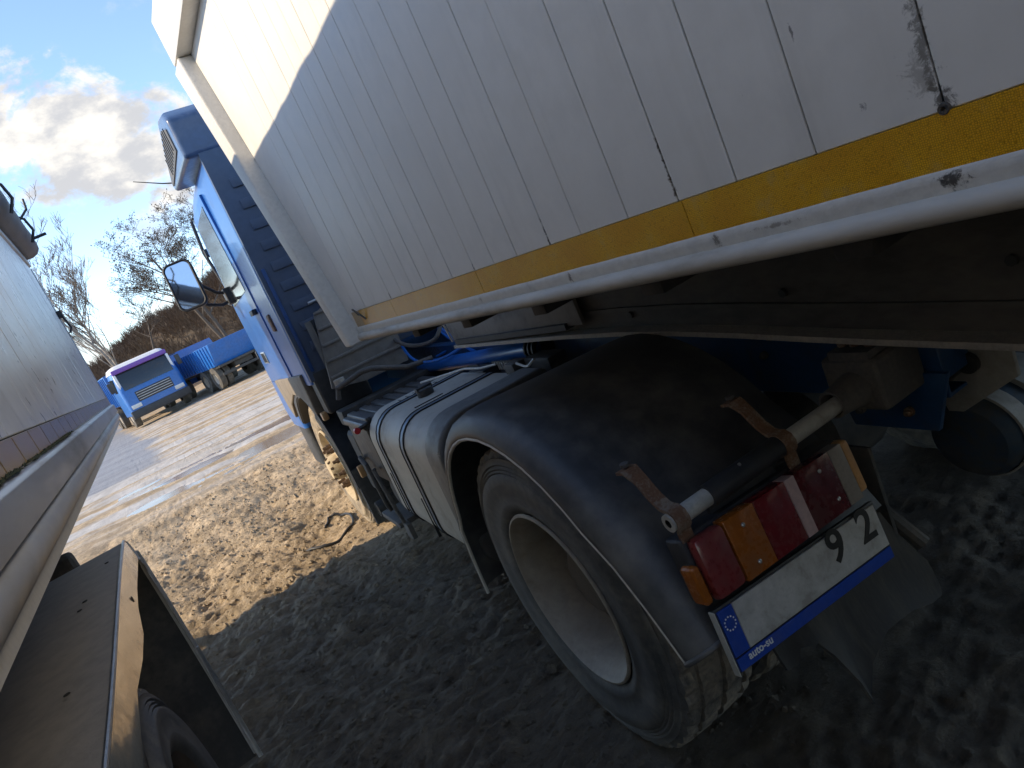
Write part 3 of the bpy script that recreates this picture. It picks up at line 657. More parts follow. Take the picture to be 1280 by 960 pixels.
# --- tail lamp: housing and coloured lenses, then plate with holder
LY = -0.765
def lamp():
    TILT = Euler((R_(-6), R_(2.3), 0)).to_matrix().to_4x4()
    root = bpy.data.objects.new('tail_lamp', None); col.objects.link(root); root.parent = TR
    root.location = (0.022, LY, 0.772); root.rotation_euler = (R_(-10), R_(2.2), R_(0)); root.scale = (0.91, 1, 0.97)
    L, H = 0.555, 0.150
    B().box(-0.002, L + .002, -0.002, 0.055, -0.002, H + .004).build('lamp_housing', 'black_plastic', root, bevel=0.012, seg=3)
    def lens(x0, x1, m, d=0.034, r=0.004, z0=0.004, z1=None):
        return B().box(x0 + .0008, x1 - .0008, -d, -0.001, z0, (z1 or H - .002)).build('lens', m, root, bevel=r, seg=2)
    lens(0.012, 0.105, 'rose_lens', .036, .014); lens(0.105, 0.205, 'amber_lens', .036, .0015); lens(0.205, 0.315, 'red_lens', .036, .0015)
    lens(0.315, 0.350, 'pink_lens', .0375, .001); lens(0.350, 0.480, 'dark_red_lens', .036, .0015); lens(0.480, 0.530, 'grey_lens', .036, .003)
    # side markers
    B().box(-0.016, 0.010, -0.022, 0.026, 0.004, H - .055).build('side_marker', 'amber_lens', root, bevel=0.012, seg=3)
    B().box(0.5315, 0.566, -0.030, 0.022, 0.010, H - .004).build('side_marker', 'peach_lens', root, bevel=0.013, seg=3)
    scr = B().lathe([(0, 0), (0, .0055), (-.002, .0055), (-.0035, .003), (-.0035, 0)], (0, 0, 0), 10, axis=1)
    s0 = None
    for x, z in ((0.155, .118), (0.155, .028), (0.430, .120), (0.450, .038)):
        loc = (x, -0.0362, z)
        if s0 is None: s0 = scr.build('lens_screw', 'galv', root); s0.location = loc
        else: share('lens_screw', s0, root, loc)
    # carrier from the bar to the lamp
    B().box(0.13, 0.36, 0.020, 0.036, H + .002, H + .055).build('lamp_carrier', 'black_plastic', root, bevel=0.004)
    return root
lamp()
pl = bpy.data.objects.new('number_plate', None); col.objects.link(pl); pl.parent = TR
pl.location = (0.012, -0.806, 0.628); pl.rotation_euler = (R_(-10), R_(4.0), 0)
PW_, PH = 0.515, 0.132
B().box(-0.008, PW_ + .008, 0.001, 0.012, -0.008, PH + .006).build('plate_holder', 'black_plastic', pl, bevel=0.003)
B().box(-0.0105, -0.0078, -0.010, 0.010, -0.008, PH + .006).build('holder_edge', 'bar_paint', pl, bevel=0.002)
B().box(0.0, PW_, -0.004, 0.0008, -0.004, 0.024).build('holder_strip', 'plate_blue', pl, bevel=0.001, seg=1)
B().box(0.0435, PW_, -0.0045, 0.0008, 0.0285, PH).build('plate_sheet', 'plate_white', pl, bevel=0.001, seg=1)
B().box(0.0, 0.0425, -0.0045, 0.0008, 0.0285, PH).build('plate_band', 'plate_blue', pl, bevel=0.001, seg=1)
def on_plate(x, z): return Matrix(((1, 0, 0, x), (0, 0, -1, -0.0053), (0, 1, 0, z), (0, 0, 0, 1)))
text_mesh('strip_lettering', 'auto-su', 0.024, 'letter_white', pl, on_plate(0.030, 0.004), bold=0.0004)
text_mesh('plate_letter', '9', 0.110, 'plate_black', pl, on_plate(0.335, 0.044), bold=0.002)
text_mesh('plate_letter', '2', 0.110, 'plate_black', pl, on_plate(0.440, 0.044), bold=0.002)
star = B().lathe([(0, 0), (0, .0022), (-.0006, .0022), (-.0006, 0)], (0, 0, 0), 5, axis=1); s0 = None
for i in range(12):
    q = 2 * math.pi * i / 12; loc = (0.021 + .0145 * math.cos(q), -0.0048, 0.098 + .0145 * math.sin(q))
    if s0 is None: s0 = star.build('band_star', 'letter_white', pl, smooth=False); s0.location = loc
    else: share('band_star', s0, pl, loc)

# --- rubber mud flap, torn along its lower edge
def flap():
    top = [(0.20, .60), (0.30, .62), (0.45, .63), (0.60, .63), (0.78, .63)]
    bot = [(0.205, .455), (0.245, .440), (0.262, .475), (0.300, .472), (0.315, .435), (0.345, .345), (0.365, .268), (0.375, .272), (0.42, .335), (0.50, .375), (0.60, .365), (0.68, .335), (0.725, .330), (0.735, .365), (0.738, .42)]
    rows = []
    n = len(bot)
    for k in range(9):
        f = k / 8; row = []
        for i, (x, z) in enumerate(bot):
            tx = 0.20 + (0.46) * i / (n - 1)
            xx = tx * (1 - f) + x * f; zz = 0.63 * (1 - f) + z * f
            yy = -0.712 + 0.02 * math.sin(i * .9) * f - 0.09 * f * f * (0.4 + 0.6 * math.sin(math.pi * min(1, max(0, (x - .2) / .55)))) + 0.012 * f
            row.append((xx - .03, yy, zz + .022 * f))
        rows.append(row)
    return B().sheet(rows).build('mud_flap', 'flap_rubber', TR, thick=0.008, angle=60)
flap()
B().prism([(-0.715, 0.80), (-0.715, 0.36), (-0.62, 0.44), (-0.60, 0.80)], 0, 0.655, 0.667).build('flap_bracket', 'chassis_black', TR, bevel=0.003)

# --- fuel tank with straps, rear end shell, battery box, catwalk bits
def rrect(x0, x1, z0, z1, r_top_l, r_bot_l, r_in, n=7):
    pts = []
    for cx, cz, r, a0 in ((x0 + r_top_l, z1 - r_top_l, r_top_l, 180), (x1 - r_in, z1 - r_in, r_in, 90), (x1 - r_in, z0 + r_in, r_in, 0), (x0 + r_bot_l, z0 + r_bot_l, r_bot_l, -90)):
        for i in range(n + 1):
            a = R_(a0 - 90 * i / n); pts.append((cx + r * math.cos(a), cz + r * math.sin(a)))
    return pts
TP = (0.035, 0.64, 0.375, 1.030)
B().prism(rrect(TP[0], TP[1], TP[2], TP[3], .15, .12, .05), 1, 0.90, 1.88).build('fuel_tank', 'tank_alu', TR, bevel=0.018, seg=3, angle=40)
tank = TR.children[-1]
for y0, y1, m in ((1.665, 1.715, 'strap_blue'), (1.245, 1.295, 'strap_blue')):
    B().prism(rrect(TP[0] - .004, TP[1], TP[2] - .004, TP[3] + .004, .154, .124, .05), 1, y0, y1).build('tank_strap', m, tank, angle=40)
    for yy in (y0 - .006, y1 - .002):
        B().prism(rrect(TP[0] - .0075, TP[1], TP[2] - .007, TP[3] + .007, .157, .127, .05), 1, yy, yy + .008).build('strap_rubber', 'hose_black', tank, angle=40)
# extra black protective strips part-way on the side and top
for y0, za, zb in ((1.36, .40, .62), (1.78, .46, .70)):
    B().box(TP[0] - .004, TP[0] + .01, y0, y0 + .008, za, zb).build('strap_rubber', 'hose_black', tank)
B().box(0.20, 0.36, 1.375, 1.383, TP[3] - .004, TP[3] + .004).build('strap_rubber', 'hose_black', tank)
for yb_ in (1.80, 1.33):   # drilled anti-slip strips on top
    for i in range(6):
        for j in range(2):
            o = B().lathe([(0, 0), (0, .006), (.002, .006), (.002, 0)], (0.25 + .045 * i, yb_ - .03 * j, TP[3] - .0005), 8, axis=2).build('grip_hole', 'seam_dark', tank, smooth=False)
B().lathe([(0, .0), (0, .045), (.035, .045), (.042, .038), (.042, 0)], (0.335, 1.56, TP[3]), 20, axis=2).box(0.29, 0.38, 1.54, 1.58, TP[3] + .030, TP[3] + .052).build('filler_cap', 'black_plastic', tank, bevel=0.003)
B().prism(rrect(0.02, 0.62, 0.40, 1.065, .17, .12, .05), 1, 0.70, 0.885).build('tank_end_shell', 'tank_end', TR, bevel=0.02, seg=3, angle=40)
bb = B().box(0.045, 0.63, 1.935, 2.40, 0.60, 0.955).build('battery_box', 'black_plastic', TR, bevel=0.02, seg=3)
bl = B().box(0.030, 0.645, 1.915, 2.42, 0.940, 0.985).build('battery_lid', 'lid_plastic', bb, bevel=0.02, seg=3)
for i in range(7):
    x = 0.065 + i * .082
    B().box(x, x + .052, 1.945, 2.395, 0.975, 1.001).build('lid_rib', 'lid_plastic', bb, bevel=0.012, seg=3)
B().lathe([(0, 0), (0, .018), (.03, .018), (.034, 0)], (-0.005, 1.90, 0.965), 14, axis=1).build('coupling_cap', 'red_cap', TR)
B().tube([(0.0, 1.93, .965), (0.05, 1.905, 0.975), (0.16, 1.90, 1.0), (.30, 1.90, 1.01)], .012, 10).build('coupling_hose', 'hose_black', TR)
for i in range(4): B().box(0.06 + .09 * i, 0.09 + .09 * i, 1.888, 1.915, 0.985, 1.008 + .008 * (i % 2)).build('coupling_block', 'black_plastic', TR, bevel=0.006)
B().tube([(0.07, 2.42, 1.10), (0.09, 2.40, 1.165), (0.24, 2.30, 1.205), (0.30, 2.28, 1.20), (0.50, 2.24, 1.115), (0.66, 2.22, 1.10)], .017, 12).build('grab_rail', 'cast_iron', TR)
B().box(0.05, 0.80, 2.44, 2.60, 0.92, 1.02).build('catwalk_box', 'chassis_black', TR, bevel=0.01)
B().box(0.10, 0.62, 2.425, 2.437, 0.60, 0.985).build('splash_plate', 'black_plastic', TR, bevel=0.003)
# kit behind the tank: valves, brackets, cables
for (x, y, z, a, b, c, m) in ((.66, 1.50, .99, .05, .10, .045, 'black_plastic'), (.72, 1.15, 1.00, .045, .09, .05, 'rust'), (.70, .86, 1.03, .05, .12, .05, 'chassis_black'), (.62, 1.02, 1.05, .035, .05, .03, 'cast_iron'), (.75, 1.75, .98, .05, .08, .05, 'cast_iron'), (.98, 2.2, 1.02, .08, .12, .08, 'chassis_black'), (1.25, 2.3, 1.0, .14, .12, .12, 'chassis_black')):
    B().box(x - a, x + a, y - b, y + b, z - c, z + c).build('valve_block', m, TR, bevel=0.012, seg=2)
B().tube([(.42, 1.86, 1.052), (.50, 1.70, 1.058), (.56, 1.50, 1.072), (.58, 1.34, 1.065), (.62, 1.22, 1.068)], .006, 6).build('cable', 'wire_white', TR)
B().tube([(.60, .95, 1.08), (.61, .90, 1.06), (.60, .84, 1.065), (.62, .80, 1.09)], .006, 6).build('cable', 'wire_white', TR)
# blue tubes that run over the frame
B().tube([(.70, 2.62, 1.02), (.72, 2.2, 1.035), (.74, 1.6, 1.06), (.76, 1.05, 1.085)], .042, 16).build('blue_pipe', 'blue_paint', TR)
B().tube([(.92, 1.85, 1.055), (.92, 1.70, 1.085), (.93, 1.4, 1.10), (.94, 1.0, 1.115), (.95, .70, 1.12)], .052, 16).build('blue_pipe', 'blue_paint', TR)
for y in (1.03, .99, .95): B().lathe([(0, .04), (0, .062), (.014, .062), (.014, .04)], (.76, y, 1.085), 16, axis=1).build('pipe_collar', 'hose_black', TR)
for i in range(7): B().box(.70, .74, 1.28 + i * .028, 1.29 + i * .028, 1.0, 1.045).build('coil_fin', 'wire_white', TR)
def hose(pts, r, m):
    pts = [Vector(p) for p in pts]; out = []
    for i in range(len(pts) - 1):
        p0 = pts[max(0, i - 1)]; p1 = pts[i]; p2 = pts[i + 1]; p3 = pts[min(len(pts) - 1, i + 2)]
        for k in range(6):
            t = k / 6; out.append(0.5 * ((2 * p1) + (p2 - p0) * t + (2 * p0 - 5 * p1 + 4 * p2 - p3) * t * t + (3 * p1 - p0 - 3 * p2 + p3) * t ** 3))
    out.append(pts[-1]); return B().tube(out, r, 8).build('air_hose', m, TR)
hose([(.62, 2.62, 1.30), (.58, 2.3, 1.12), (.70, 2.0, 1.10), (.92, 1.7, 1.22), (1.10, 1.5, 1.36)], .009, 'hose_blue')
hose([(.90, 2.65, 1.45), (.86, 2.35, 1.15), (.98, 1.95, 1.13), (1.12, 1.6, 1.28)], .009, 'hose_blue')
hose([(.75, 2.66, 1.42), (.80, 2.35, 1.28), (.84, 2.10, 1.10), (.80, 1.85, 1.06)], .011, 'hose_blue')
hose([(1.05, 2.66, 1.50), (.98, 2.3, 1.30), (1.02, 2.0, 1.22), (1.15, 1.6, 1.33)], .010, 'hose_black')
hose([(.55, 2.64, 1.36), (.60, 2.4, 1.22), (.72, 2.2, 1.20), (.85, 2.25, 1.32), (.95, 2.3, 1.40)], .013, 'cast_iron')
hose([(.80, 2.55, 1.05), (.92, 2.1, 1.12), (1.0, 1.7, 1.14), (1.08, 1.2, 1.17)], .009, 'hose_blue')
hose([(.88, 2.5, 1.03), (.86, 2.0, 1.09), (.84, 1.6, 1.13), (.90, 1.3, 1.16)], .010, 'hose_black')
# spring brake / suspension in the dark under the frame
B().lathe([(0, 0), (0, .09), (.07, .11), (.16, .09), (.22, .0)], (0.62, -.30, .62), 20, axis=1).build('brake_chamber', 'chassis_black', TR)
B().tube([(.70, -.55, .70), (.74, -.62, .55), (.76, -.70, .45)], .022, 10).build('shock_absorber', 'cast_iron', TR)
# fifth wheel
fw = B().prism([(0.80, -.15), (1.70, -.15), (1.72, .55), (1.55, .98), (.95, .98), (.78, .55)], 2, 1.135, 1.165).build('fifth_wheel', 'chassis_black', TR, bevel=0.01)
B().box(.84, 1.66, .25, .60, 1.105, 1.135).build('fifth_wheel_mount', 'chassis_black', fw, bevel=0.01)

# --- steer axle wheel, mudguard, steps
FC = (0.015, 3.46, 0.515)
fwheel = bpy.data.objects.new('front_wheel', None); col.objects.link(fwheel); fwheel.parent = TR
make_tyre('tyre', FC, 0.515, 0.30, fwheel, 0.02, seg=108, m_side='rubber_sandy')
B().lathe([(.028, .300), (.018, .298), (.016, .290), (.030, .282), (.05, .27), (.085, .262), (.075, .235), (.055, .20), (.045, .165), (.040, .14), (.040, .0)], (0, FC[1], FC[2]), 72).build('rim', 'rim_sandy', fwheel, angle=30)
B().lathe([(.045, .105), (-.02, .095), (-.045, .075), (-.05, .0)], (0, FC[1], FC[2]), 40).build('hub', 'rim_sandy', fwheel, angle=30)
nuts(fwheel, (0.0, FC[1], FC[2]), 0.045, .160, 10, .022, .065, 'nut_dark', off=.2)
nuts(fwheel, (0.0, FC[1], FC[2]), -0.02, .083, 10, .012, .025, 'nut_dark', off=.4)
for i in range(10):
    q = 2 * math.pi * i / 10 + .5
    B().lathe([(0, 0), (0, .030), (-.003, .030), (-.003, 0)], (0.058, FC[1] + .215 * math.cos(q), FC[2] + .215 * math.sin(q)), 12).build('hand_hole', 'seam_dark', fwheel, smooth=False)
e2 = bpy.data.objects.new('front_wheel', None); col.objects.link(e2); e2.parent = TR
make_tyre('tyre', FC, 0.515, 0.30, e2, 2.18, seg=60)
B().tube([(0.3, FC[1], .50), (2.2, FC[1], .50)], .06, 12).build('front_axle', 'chassis_black', TR)
arc = []
for a in range(-6, 150, 8):
    q = R_(a); arc.append((FC[1] - .60 * math.cos(q), FC[2] + .60 * math.sin(q)))
mg = B().sheet([[(x, y, z) for y, z in arc] for x in (0.0, 0.01, .20, .40)]).build('front_mudguard', 'black_plastic', TR, thick=.012)
B().sheet([[(0.0, FC[1] + (y - FC[1]) * s, FC[2] + (z - FC[2]) * s) for y, z in arc] for s in (1.0, 1.05, 1.11)]).build('mudguard_flange', 'black_plastic', mg, thick=.008)
B().box(0.0, 0.42, 2.79, 2.83, 0.16, 0.58).build('splash_flap', 'rubber_dull', TR, bevel=0.004)
# dusty corner of the wheel-arch panel under the door
B().prism([(2.86, 1.30), (4.30, 1.24), (4.22, .98), (4.10, .90), (3.95, 1.03), (3.6, 1.13), (3.3, 1.13), (3.02, 1.06), (2.92, 1.00)], 0, -0.022, 0.05).build('arch_panel', 'dusty_plastic', TR, bevel=0.015, seg=3)
B().box(0.02, .34, 2.66, 2.84, 1.00, 1.30).build('arch_liner', 'black_plastic', TR, bevel=0.03, seg=3)
B().box(-0.01, .03, 2.80, 2.86, 0.96, 1.02).build('side_marker', 'peach_lens', TR, bevel=0.01)
B().box(-0.006, .03, 2.46, 2.50, 0.58, 0.66).build('side_marker', 'peach_lens', TR, bevel=0.008)
# step well, air dryer and exhaust tip between wheel and tank
B().lathe([(0, 0), (0, .09), (.02, .10), (.40, .10), (.42, .09), (.42, 0)], (0.10, 2.22, .46), 24).build('air_tank', 'chassis_black', TR)
B().tube([(0.03, 2.42, .70), (0.01, 2.30, .74), (0.01, 2.22, .70), (0.01, 2.20, .58), (0.02, 2.24, .42), (.04, 2.30, .36)], .014, 10).build('step_rail', 'cast_iron', TR)
B().tube([(0.02, 2.10, .68), (0.0, 2.02, .70), (0.0, 1.97, .60), (0.01, 1.98, .45), (.03, 2.02, .33)], .012, 10).build('step_rail', 'cast_iron', TR)
B().box(0.0, .28, 2.06, 2.44, .30, .335).build('step_tread', 'cast_iron', TR, bevel=0.006)
B().box(0.02, .05, 1.95, 2.05, .24, .34).build('step_hanger', 'cast_iron', TR, bevel=0.006)
B().lathe([(0, .040), (0, .052), (.10, .056), (.30, .06), (.32, .0)], (0.02, 2.64, .30), 24).tube([(0.05, 2.64, .30), (.4, 2.6, .34)], .05, 16).build('exhaust_tip', 'chassis_black', TR)
B().lathe([(0.002, .0), (0.002, .040)], (0.021, 2.64, .30), 24).build('exhaust_bore', 'plate_black', TR)
B().box(.06, .50, 2.50, 2.72, .42, .86).build('silencer', 'chassis_black', TR, bevel=0.05, seg=3)

# --- cab
def plan(x0, x1, y0, y1, rr, rf, n=6):
    """rounded plan outline, counter-clockwise"""
    pts = []
    for cx, cy, r, a0 in ((x0 + rr, y0 + rr, rr, 180), (x1 - rr, y0 + rr, rr, 270), (x1 - rf, y1 - rf, rf, 0), (x0 + rf, y1 - rf, rf, 90)):
        for i in range(n + 1):
            a = R_(a0 + 90 * i / n); pts.append((cx + r * math.cos(a), cy + r * math.sin(a)))
    return pts
def loft(sections):
    b = B(); n = len(sections[0][0])
    v = [(x, y, z) for pts, z in sections for x, y in pts]; k = len(sections)
    f = [(i * n + j, i * n + (j + 1) % n, (i + 1) * n + (j + 1) % n, (i + 1) * n + j) for i in range(k - 1) for j in range(n)]
    f += [tuple(range(n))[::-1], tuple((k - 1) * n + j for j in range(n))]
    return b.add(v, f)
cab = loft([(plan(0.0, 2.5, 2.70, 4.92, .045, .22), 1.22), (plan(0.0, 2.5, 2.70, 4.92, .045, .22), 1.85), (plan(0.004, 2.496, 2.70, 4.86, .045, .22), 2.2), (plan(0.010, 2.49, 2.705, 4.72, .045, .24), 2.70),
            (plan(0.06, 2.44, 2.72, 4.62, .13, .24), 2.82), (plan(0.14, 2.36, 2.80, 4.50, .14, .24), 2.90)]).build('cab_shell', 'blue_paint', TR, angle=40)
# rear wall sheet (dusty, shade painted into its grey-blue), its swages
rw = B().box(0.006, 2.494, 2.664, 2.7045, 1.24, 2.80).build('cab_rear_wall', 'cab_back_shade', TR, bevel=0.004)
for i in range(9):
    z = 1.42 + i * .135
    B().box(0.10, 2.3, 2.652, 2.665, z, z + .06).build('wall_swage', 'cab_back_shade', rw, bevel=0.006)
B().box(0.030, 0.055, 2.650, 2.665, 1.30, 2.0).build('wall_trim', 'blue_shade_paint', rw, bevel=0.008)
# lower nose, bumper
loft([(plan(0.01, 2.49, 4.12, 4.95, .05, .22), .78), (plan(0.0, 2.5, 4.10, 4.96, .05, .22), .92), (plan(0.0, 2.5, 4.08, 4.94, .05, .22), 1.215)]).build('bumper', 'blue_paint', TR, angle=40)
loft([(plan(0.03, 2.47, 4.30, 4.90, .05, .22), .40), (plan(0.03, 2.47, 4.30, 4.90, .05, .22), .778)]).build('bumper_skirt', 'black_plastic', TR)
# door, window, handle, louvre, hinge line
dr = B().prism([(3.30, 1.26), (4.62, 1.26), (4.62, 1.86), (4.52, 2.25), (4.36, 2.66), (3.36, 2.66), (3.30, 2.2)], 0, -0.010, 0.03).build('door', 'blue_paint', TR, bevel=0.006)
B().prism([(3.42, 1.96), (4.52, 1.93), (4.46, 2.22), (4.28, 2.60), (3.46, 2.60)], 0, -0.014, -0.008).build('side_window', 'dark_glass', dr)
B().box(-0.045, -0.012, 3.36, 3.52, 1.78, 1.82).build('door_handle', 'black_plastic', dr, bevel=0.008)
lv = B().box(-0.018, 0.0, 4.10, 4.34, 1.40, 1.50).build('louvre', 'galv', TR, bevel=0.006)
for i in range(4): B().box(-0.021, -0.017, 4.12 + i * .052, 4.145 + i * .052, 1.41, 1.49).build('louvre_slot', 'plate_black', lv)
for z in (1.45, 1.95, 2.4): B().box(-0.02, 0.02, 4.60, 4.66, z, z + .07).build('door_hinge', 'black_plastic', TR, bevel=0.008)
B().box(-0.015, 0.02, 2.96, 3.05, 1.62, 1.74).build('side_marker', 'rust', TR, bevel=0.01)
# roof fairing with its dark side panel
fa = B().prism([(2.66, 2.735), (2.66, 2.98), (2.76, 3.045), (3.06, 3.10), (3.5, 3.02), (3.92, 2.90), (3.92, 2.835)], 0, -0.075, 2.575).build('roof_fairing', 'fairing_shade_blue', TR, bevel=0.045, seg=4)
B().prism([(2.80, 2.83), (2.80, 2.965), (3.06, 3.035), (3.48, 2.965), (3.83, 2.885), (3.83, 2.86)], 0, -0.083, -0.07).build('fairing_panel', 'mesh_panel', fa, bevel=0.004)
for i in range(8):
    y = 2.88 + i * .085
    B().box(-0.088, -0.082, y, y + .012, 2.86, 2.93 + .09 * max(0, 1 - abs(y - 3.06) / .7)).build('panel_slat', 'black_plastic', fa)
B().tube([(0.02, 4.25, 2.96), (-0.10, 4.27, 3.0), (-0.285, 4.3, 3.085)], [.006, .005, .003], 6).build('antenna', 'hose_black', TR)
B().tube([(0.01, 4.66, 2.15), (-.02, 4.68, 2.45), (.0, 4.62, 2.72)], .014, 8).build('grab_handle', 'black_plastic', TR)
# door mirror
mr = bpy.data.objects.new('door_mirror', None); col.objects.link(mr); mr.parent = TR; mr.location = (-0.300, 4.30, 2.225); mr.rotation_euler = (R_(-8.5), 0, R_(-16))
def rounded(x0, x1, z0, z1, r, n=6): return [(x, z) for x, z in plan(x0, x1, z0, z1, r, r, n)]
B().prism(rounded(-.108, .108, -.195, .195, .055), 1, 0.0, 0.075).build('mirror_housing', 'black_plastic', mr, bevel=0.02, seg=3)
B().prism(rounded(-.096, .096, -.182, .182, .046), 1, -0.004, 0.004).build('mirror_glass', 'mirror_glass', mr)
b = B(); ring = rounded(-.106, .106, -.193, .193, .052); b.tube([(x, -0.002, z) for x, z in ring + ring[:1]], .010, 8, caps=False).build('mirror_rim', 'hose_black', mr)
B().tube([(-.28, 4.38, 2.32), (-.17, 4.40, 2.17), (-.10, 4.42, 2.09), (0.0, 4.46, 2.05)], .014, 10).build('mirror_arm', 'black_plastic', TR)
B().tube([(-.30, 4.38, 2.10), (-.20, 4.40, 2.02), (-.10, 4.42, 1.98), (0.0, 4.46, 2.0)], .014, 10).build('mirror_arm', 'black_plastic', TR)
B().box(-.05, .02, 4.38, 4.54, 1.96, 2.10).build('mirror_bracket', 'black_plastic', TR, bevel=0.015, seg=3)
# ribbed grey heat shield standing behind the cab corner
hs = B().prism([(0.075, 1.165), (0.30, 1.12), (0.60, 1.12), (0.62, 1.70), (0.34, 1.70), (0.17, 1.62)], 1, 2.50, 2.515).build('heat_shield', 'grey_shield', TR, bevel=0.003)
for i in range(5):
    z = 1.22 + i * .10; B().box(0.10 + .018 * i, 0.60, 2.488, 2.503, z, z + .018).build('shield_rib', 'grey_shield', hs, bevel=0.005)
B().prism([(0.10, 2.515), (0.14, 2.515), (0.20, 2.66), (0.16, 2.66)], 2, 1.17, 1.60).build('shield_side', 'grey_shield', hs)
B().tube([(0.17, 2.49, 1.70), (.36, 2.49, 1.705), (.62, 2.49, 1.705)], .010, 8).build('shield_edge', 'galv', hs)
B().lathe([(0, 0), (0, .035), (.06, .035), (.06, 0)], (0.13, 2.47, 1.15), 14, axis=2).build('shield_foot', 'dusty_flange', hs)
B().tube([(.45, 2.60, 1.20), (.45, 2.60, 2.6)], .07, 16).build('intake_stack', 'black_plastic', TR)

# ================================================================== RIGHT TRAILER (over the tractor)
XW = 0.760                                  # outer face of its left wall
TL = thing('tipper_trailer', 'white panelled tipper trailer with amber reflective tape, over the black fender', 'trailer', (XW, 2.70, 0.0))
def tw(y): return y - 2.70                   # world y -> trailer y
Z0, Z1 = 1.590, 2.735
RAKE = 0.30                                  # front wall leans forward going up
wallback = B().prism([(tw(-8), Z0 - .02), (tw(2.66), Z0 - .02), (tw(2.66) + RAKE * (Z1 - Z0), Z1), (tw(-8), Z1)], 0, 0.010, 0.05).build('wall_backing', 'seam_dark', TL)
edges = [2.66, 2.55, 2.43, 2.30, 2.146, 2.04, 1.94, 1.85, 1.749, 1.657, 1.523, 1.42, 1.312, 1.177, 1.069, 0.93, 0.809, 0.694, 0.568, 0.416, 0.29, 0.16, 0.03, -0.10, -0.23, -0.36, -0.5]
gap = 0.0011
for i in range(len(edges) - 1):
    a, b_ = edges[i + 1] + gap, edges[i] - gap
    if i == 0:
        poly = [(tw(a), Z0), (tw(b_), Z0), (tw(b_) + RAKE * (Z1 - Z0), Z1), (tw(a), Z1)]
    else: poly = [(tw(a), Z0), (tw(b_), Z0), (tw(b_), Z1), (tw(a), Z1)]
    bm_ = 0.0012
    pr = random.uniform(-.0006, .0006)
    B().prism(poly, 0, 0.0 + pr, 0.012).build('wall_plank', 'white_panel', TL, bevel=bm_, seg=1)
# the wedge in front of the first seam is filled by short planks
B().prism([(tw(-8), Z0), (tw(-0.5) - gap, Z0), (tw(-0.5) - gap, Z1), (tw(-8), Z1)], 0, 0.0, 0.012).build('wall_panel', 'white_panel', TL)
# top rail: outboard box, its underside shows from below
B().box(-0.060, 0.05, tw(-8), tw(3.10), Z1 + .002, Z1 + .185).build('top_rail', 'white_trim', TL, bevel=0.008)
# raked corner post
def rk(z): return 2.66 + RAKE * (z - Z0)
B().prism([(tw(rk(1.475)), 1.475), (tw(rk(Z1) + .0), Z1), (tw(rk(Z1) + .16), Z1), (tw(rk(1.475)) + .075, 1.475)], 0, -0.058, 0.05).build('corner_post', 'white_trim', TL, bevel=0.010, seg=3)
B().prism([(tw(2.74), 1.50), (tw(3.09), Z1 + .18), (tw(3.05), Z1 + .18), (tw(2.70), 1.50)], 0, 0.05, 2.45).build('front_wall', 'white_panel', TL)
B().box(2.44, 2.50, tw(-8), tw(2.7), 1.5, Z1 + .15).build('right_wall', 'white_panel', TL)
# tape pieces
ty = [2.615, 2.52, 2.16, 1.52, 0.80, 0.02, -0.7, -1.5, -2.5]
for i in range(len(ty) - 1):
    m = 'tape_faded' if i == 0 else 'tape_amber'
    B().box(-0.0026, 0.001, tw(ty[i + 1]) + .001, tw(ty[i]) - .001, 1.532, 1.5895).build('reflective_tape', m, TL)
# white ledge under the tape, round bottom rail
B().box(0.0, 0.05, tw(-8), tw(2.66), 1.490, 1.5892).build('sill', 'white_panel', TL)
lg = []
for yy in np.linspace(2.64, -2.2, 240):
    w = 0.0025 * (fbm(yy * 14, 0.5, 3, 7) - .5) * 2
    lg.append([(-0.0028, tw(yy), 1.5325 + w * .5), (-0.0045, tw(yy), 1.529 + w), (-0.005, tw(yy), 1.52 + w), (-0.003, tw(yy), 1.505)])
B().sheet(lg).build('weld_ledge', 'white_trim', TL, recalc=False)
B().tube([(-0.002, tw(2.64), 1.4925), (-0.002, tw(-3.0), 1.4925)], 0.0158, 20).build('bottom_rail', 'pale_rail', TL)
# grime along some seams, welds and joints
B().lathe([(0.001, .0), (-.004, .003), (-.004, .0055), (.001, .007)], (0, tw(0.416), 1.592), 14).build('seam_plug', 'grime', TL)
# wire hook at the front end of the tape
B().tube([(-0.004, tw(2.47), 1.553), (-0.022, tw(2.485), 1.59), (-0.026, tw(2.50), 1.602), (-0.018, tw(2.52), 1.60), (-0.006, tw(2.525), 1.575)], .0035, 8).build('wire_hook', 'cast_iron', TL)
# floor, gooseneck beams
B().box(0.06, 2.44, tw(-8), tw(2.66), 1.478, 1.50).build('floor_plate', 'under_plate', TL)
for i in range(12):
    y = 2.3 - i * .42; B().box(0.08, 2.42, tw(y) - .03, tw(y) + .03, 1.43, 1.477).build('floor_bearer', 'chassis_black', TL, bevel=0.004)
NK = [(3.40, 1.186), (2.36, 1.172), (2.0, 1.160), (1.718, 1.142), (1.45, 1.116), (1.228, 1.090), (0.98, 1.064), (0.744, 1.041), (0.3, 0.99), (-0.6, 0.88), (-8, 0.86)]
for xa in (1.40, 2.46):
    s = 1 if xa < 2 else -1
    B().prism([(tw(y), z) for y, z in NK] + [(tw(-8), 1.43), (tw(2.2), 1.43), (tw(3.36), 1.32)], 0, xa - XW + .06 * s - .006, xa - XW + .06 * s + .006).build('neck_web', 'neck_dusty', TL)
    f = B().sheet([[(xa - XW + dx, tw(y), z) for y, z in NK] for dx in (0.0, .06 * s, .13 * s)]).build('neck_flange', 'dusty_flange', TL, thick=0.016, angle=20)
    B().prism([(tw(y), z + .058) for y, z in NK] + [(tw(y), z + .072) for y, z in NK[::-1]], 0, xa - XW + .045 * s, xa - XW + .055 * s).build('web_seam', 'neck_dusty', TL)
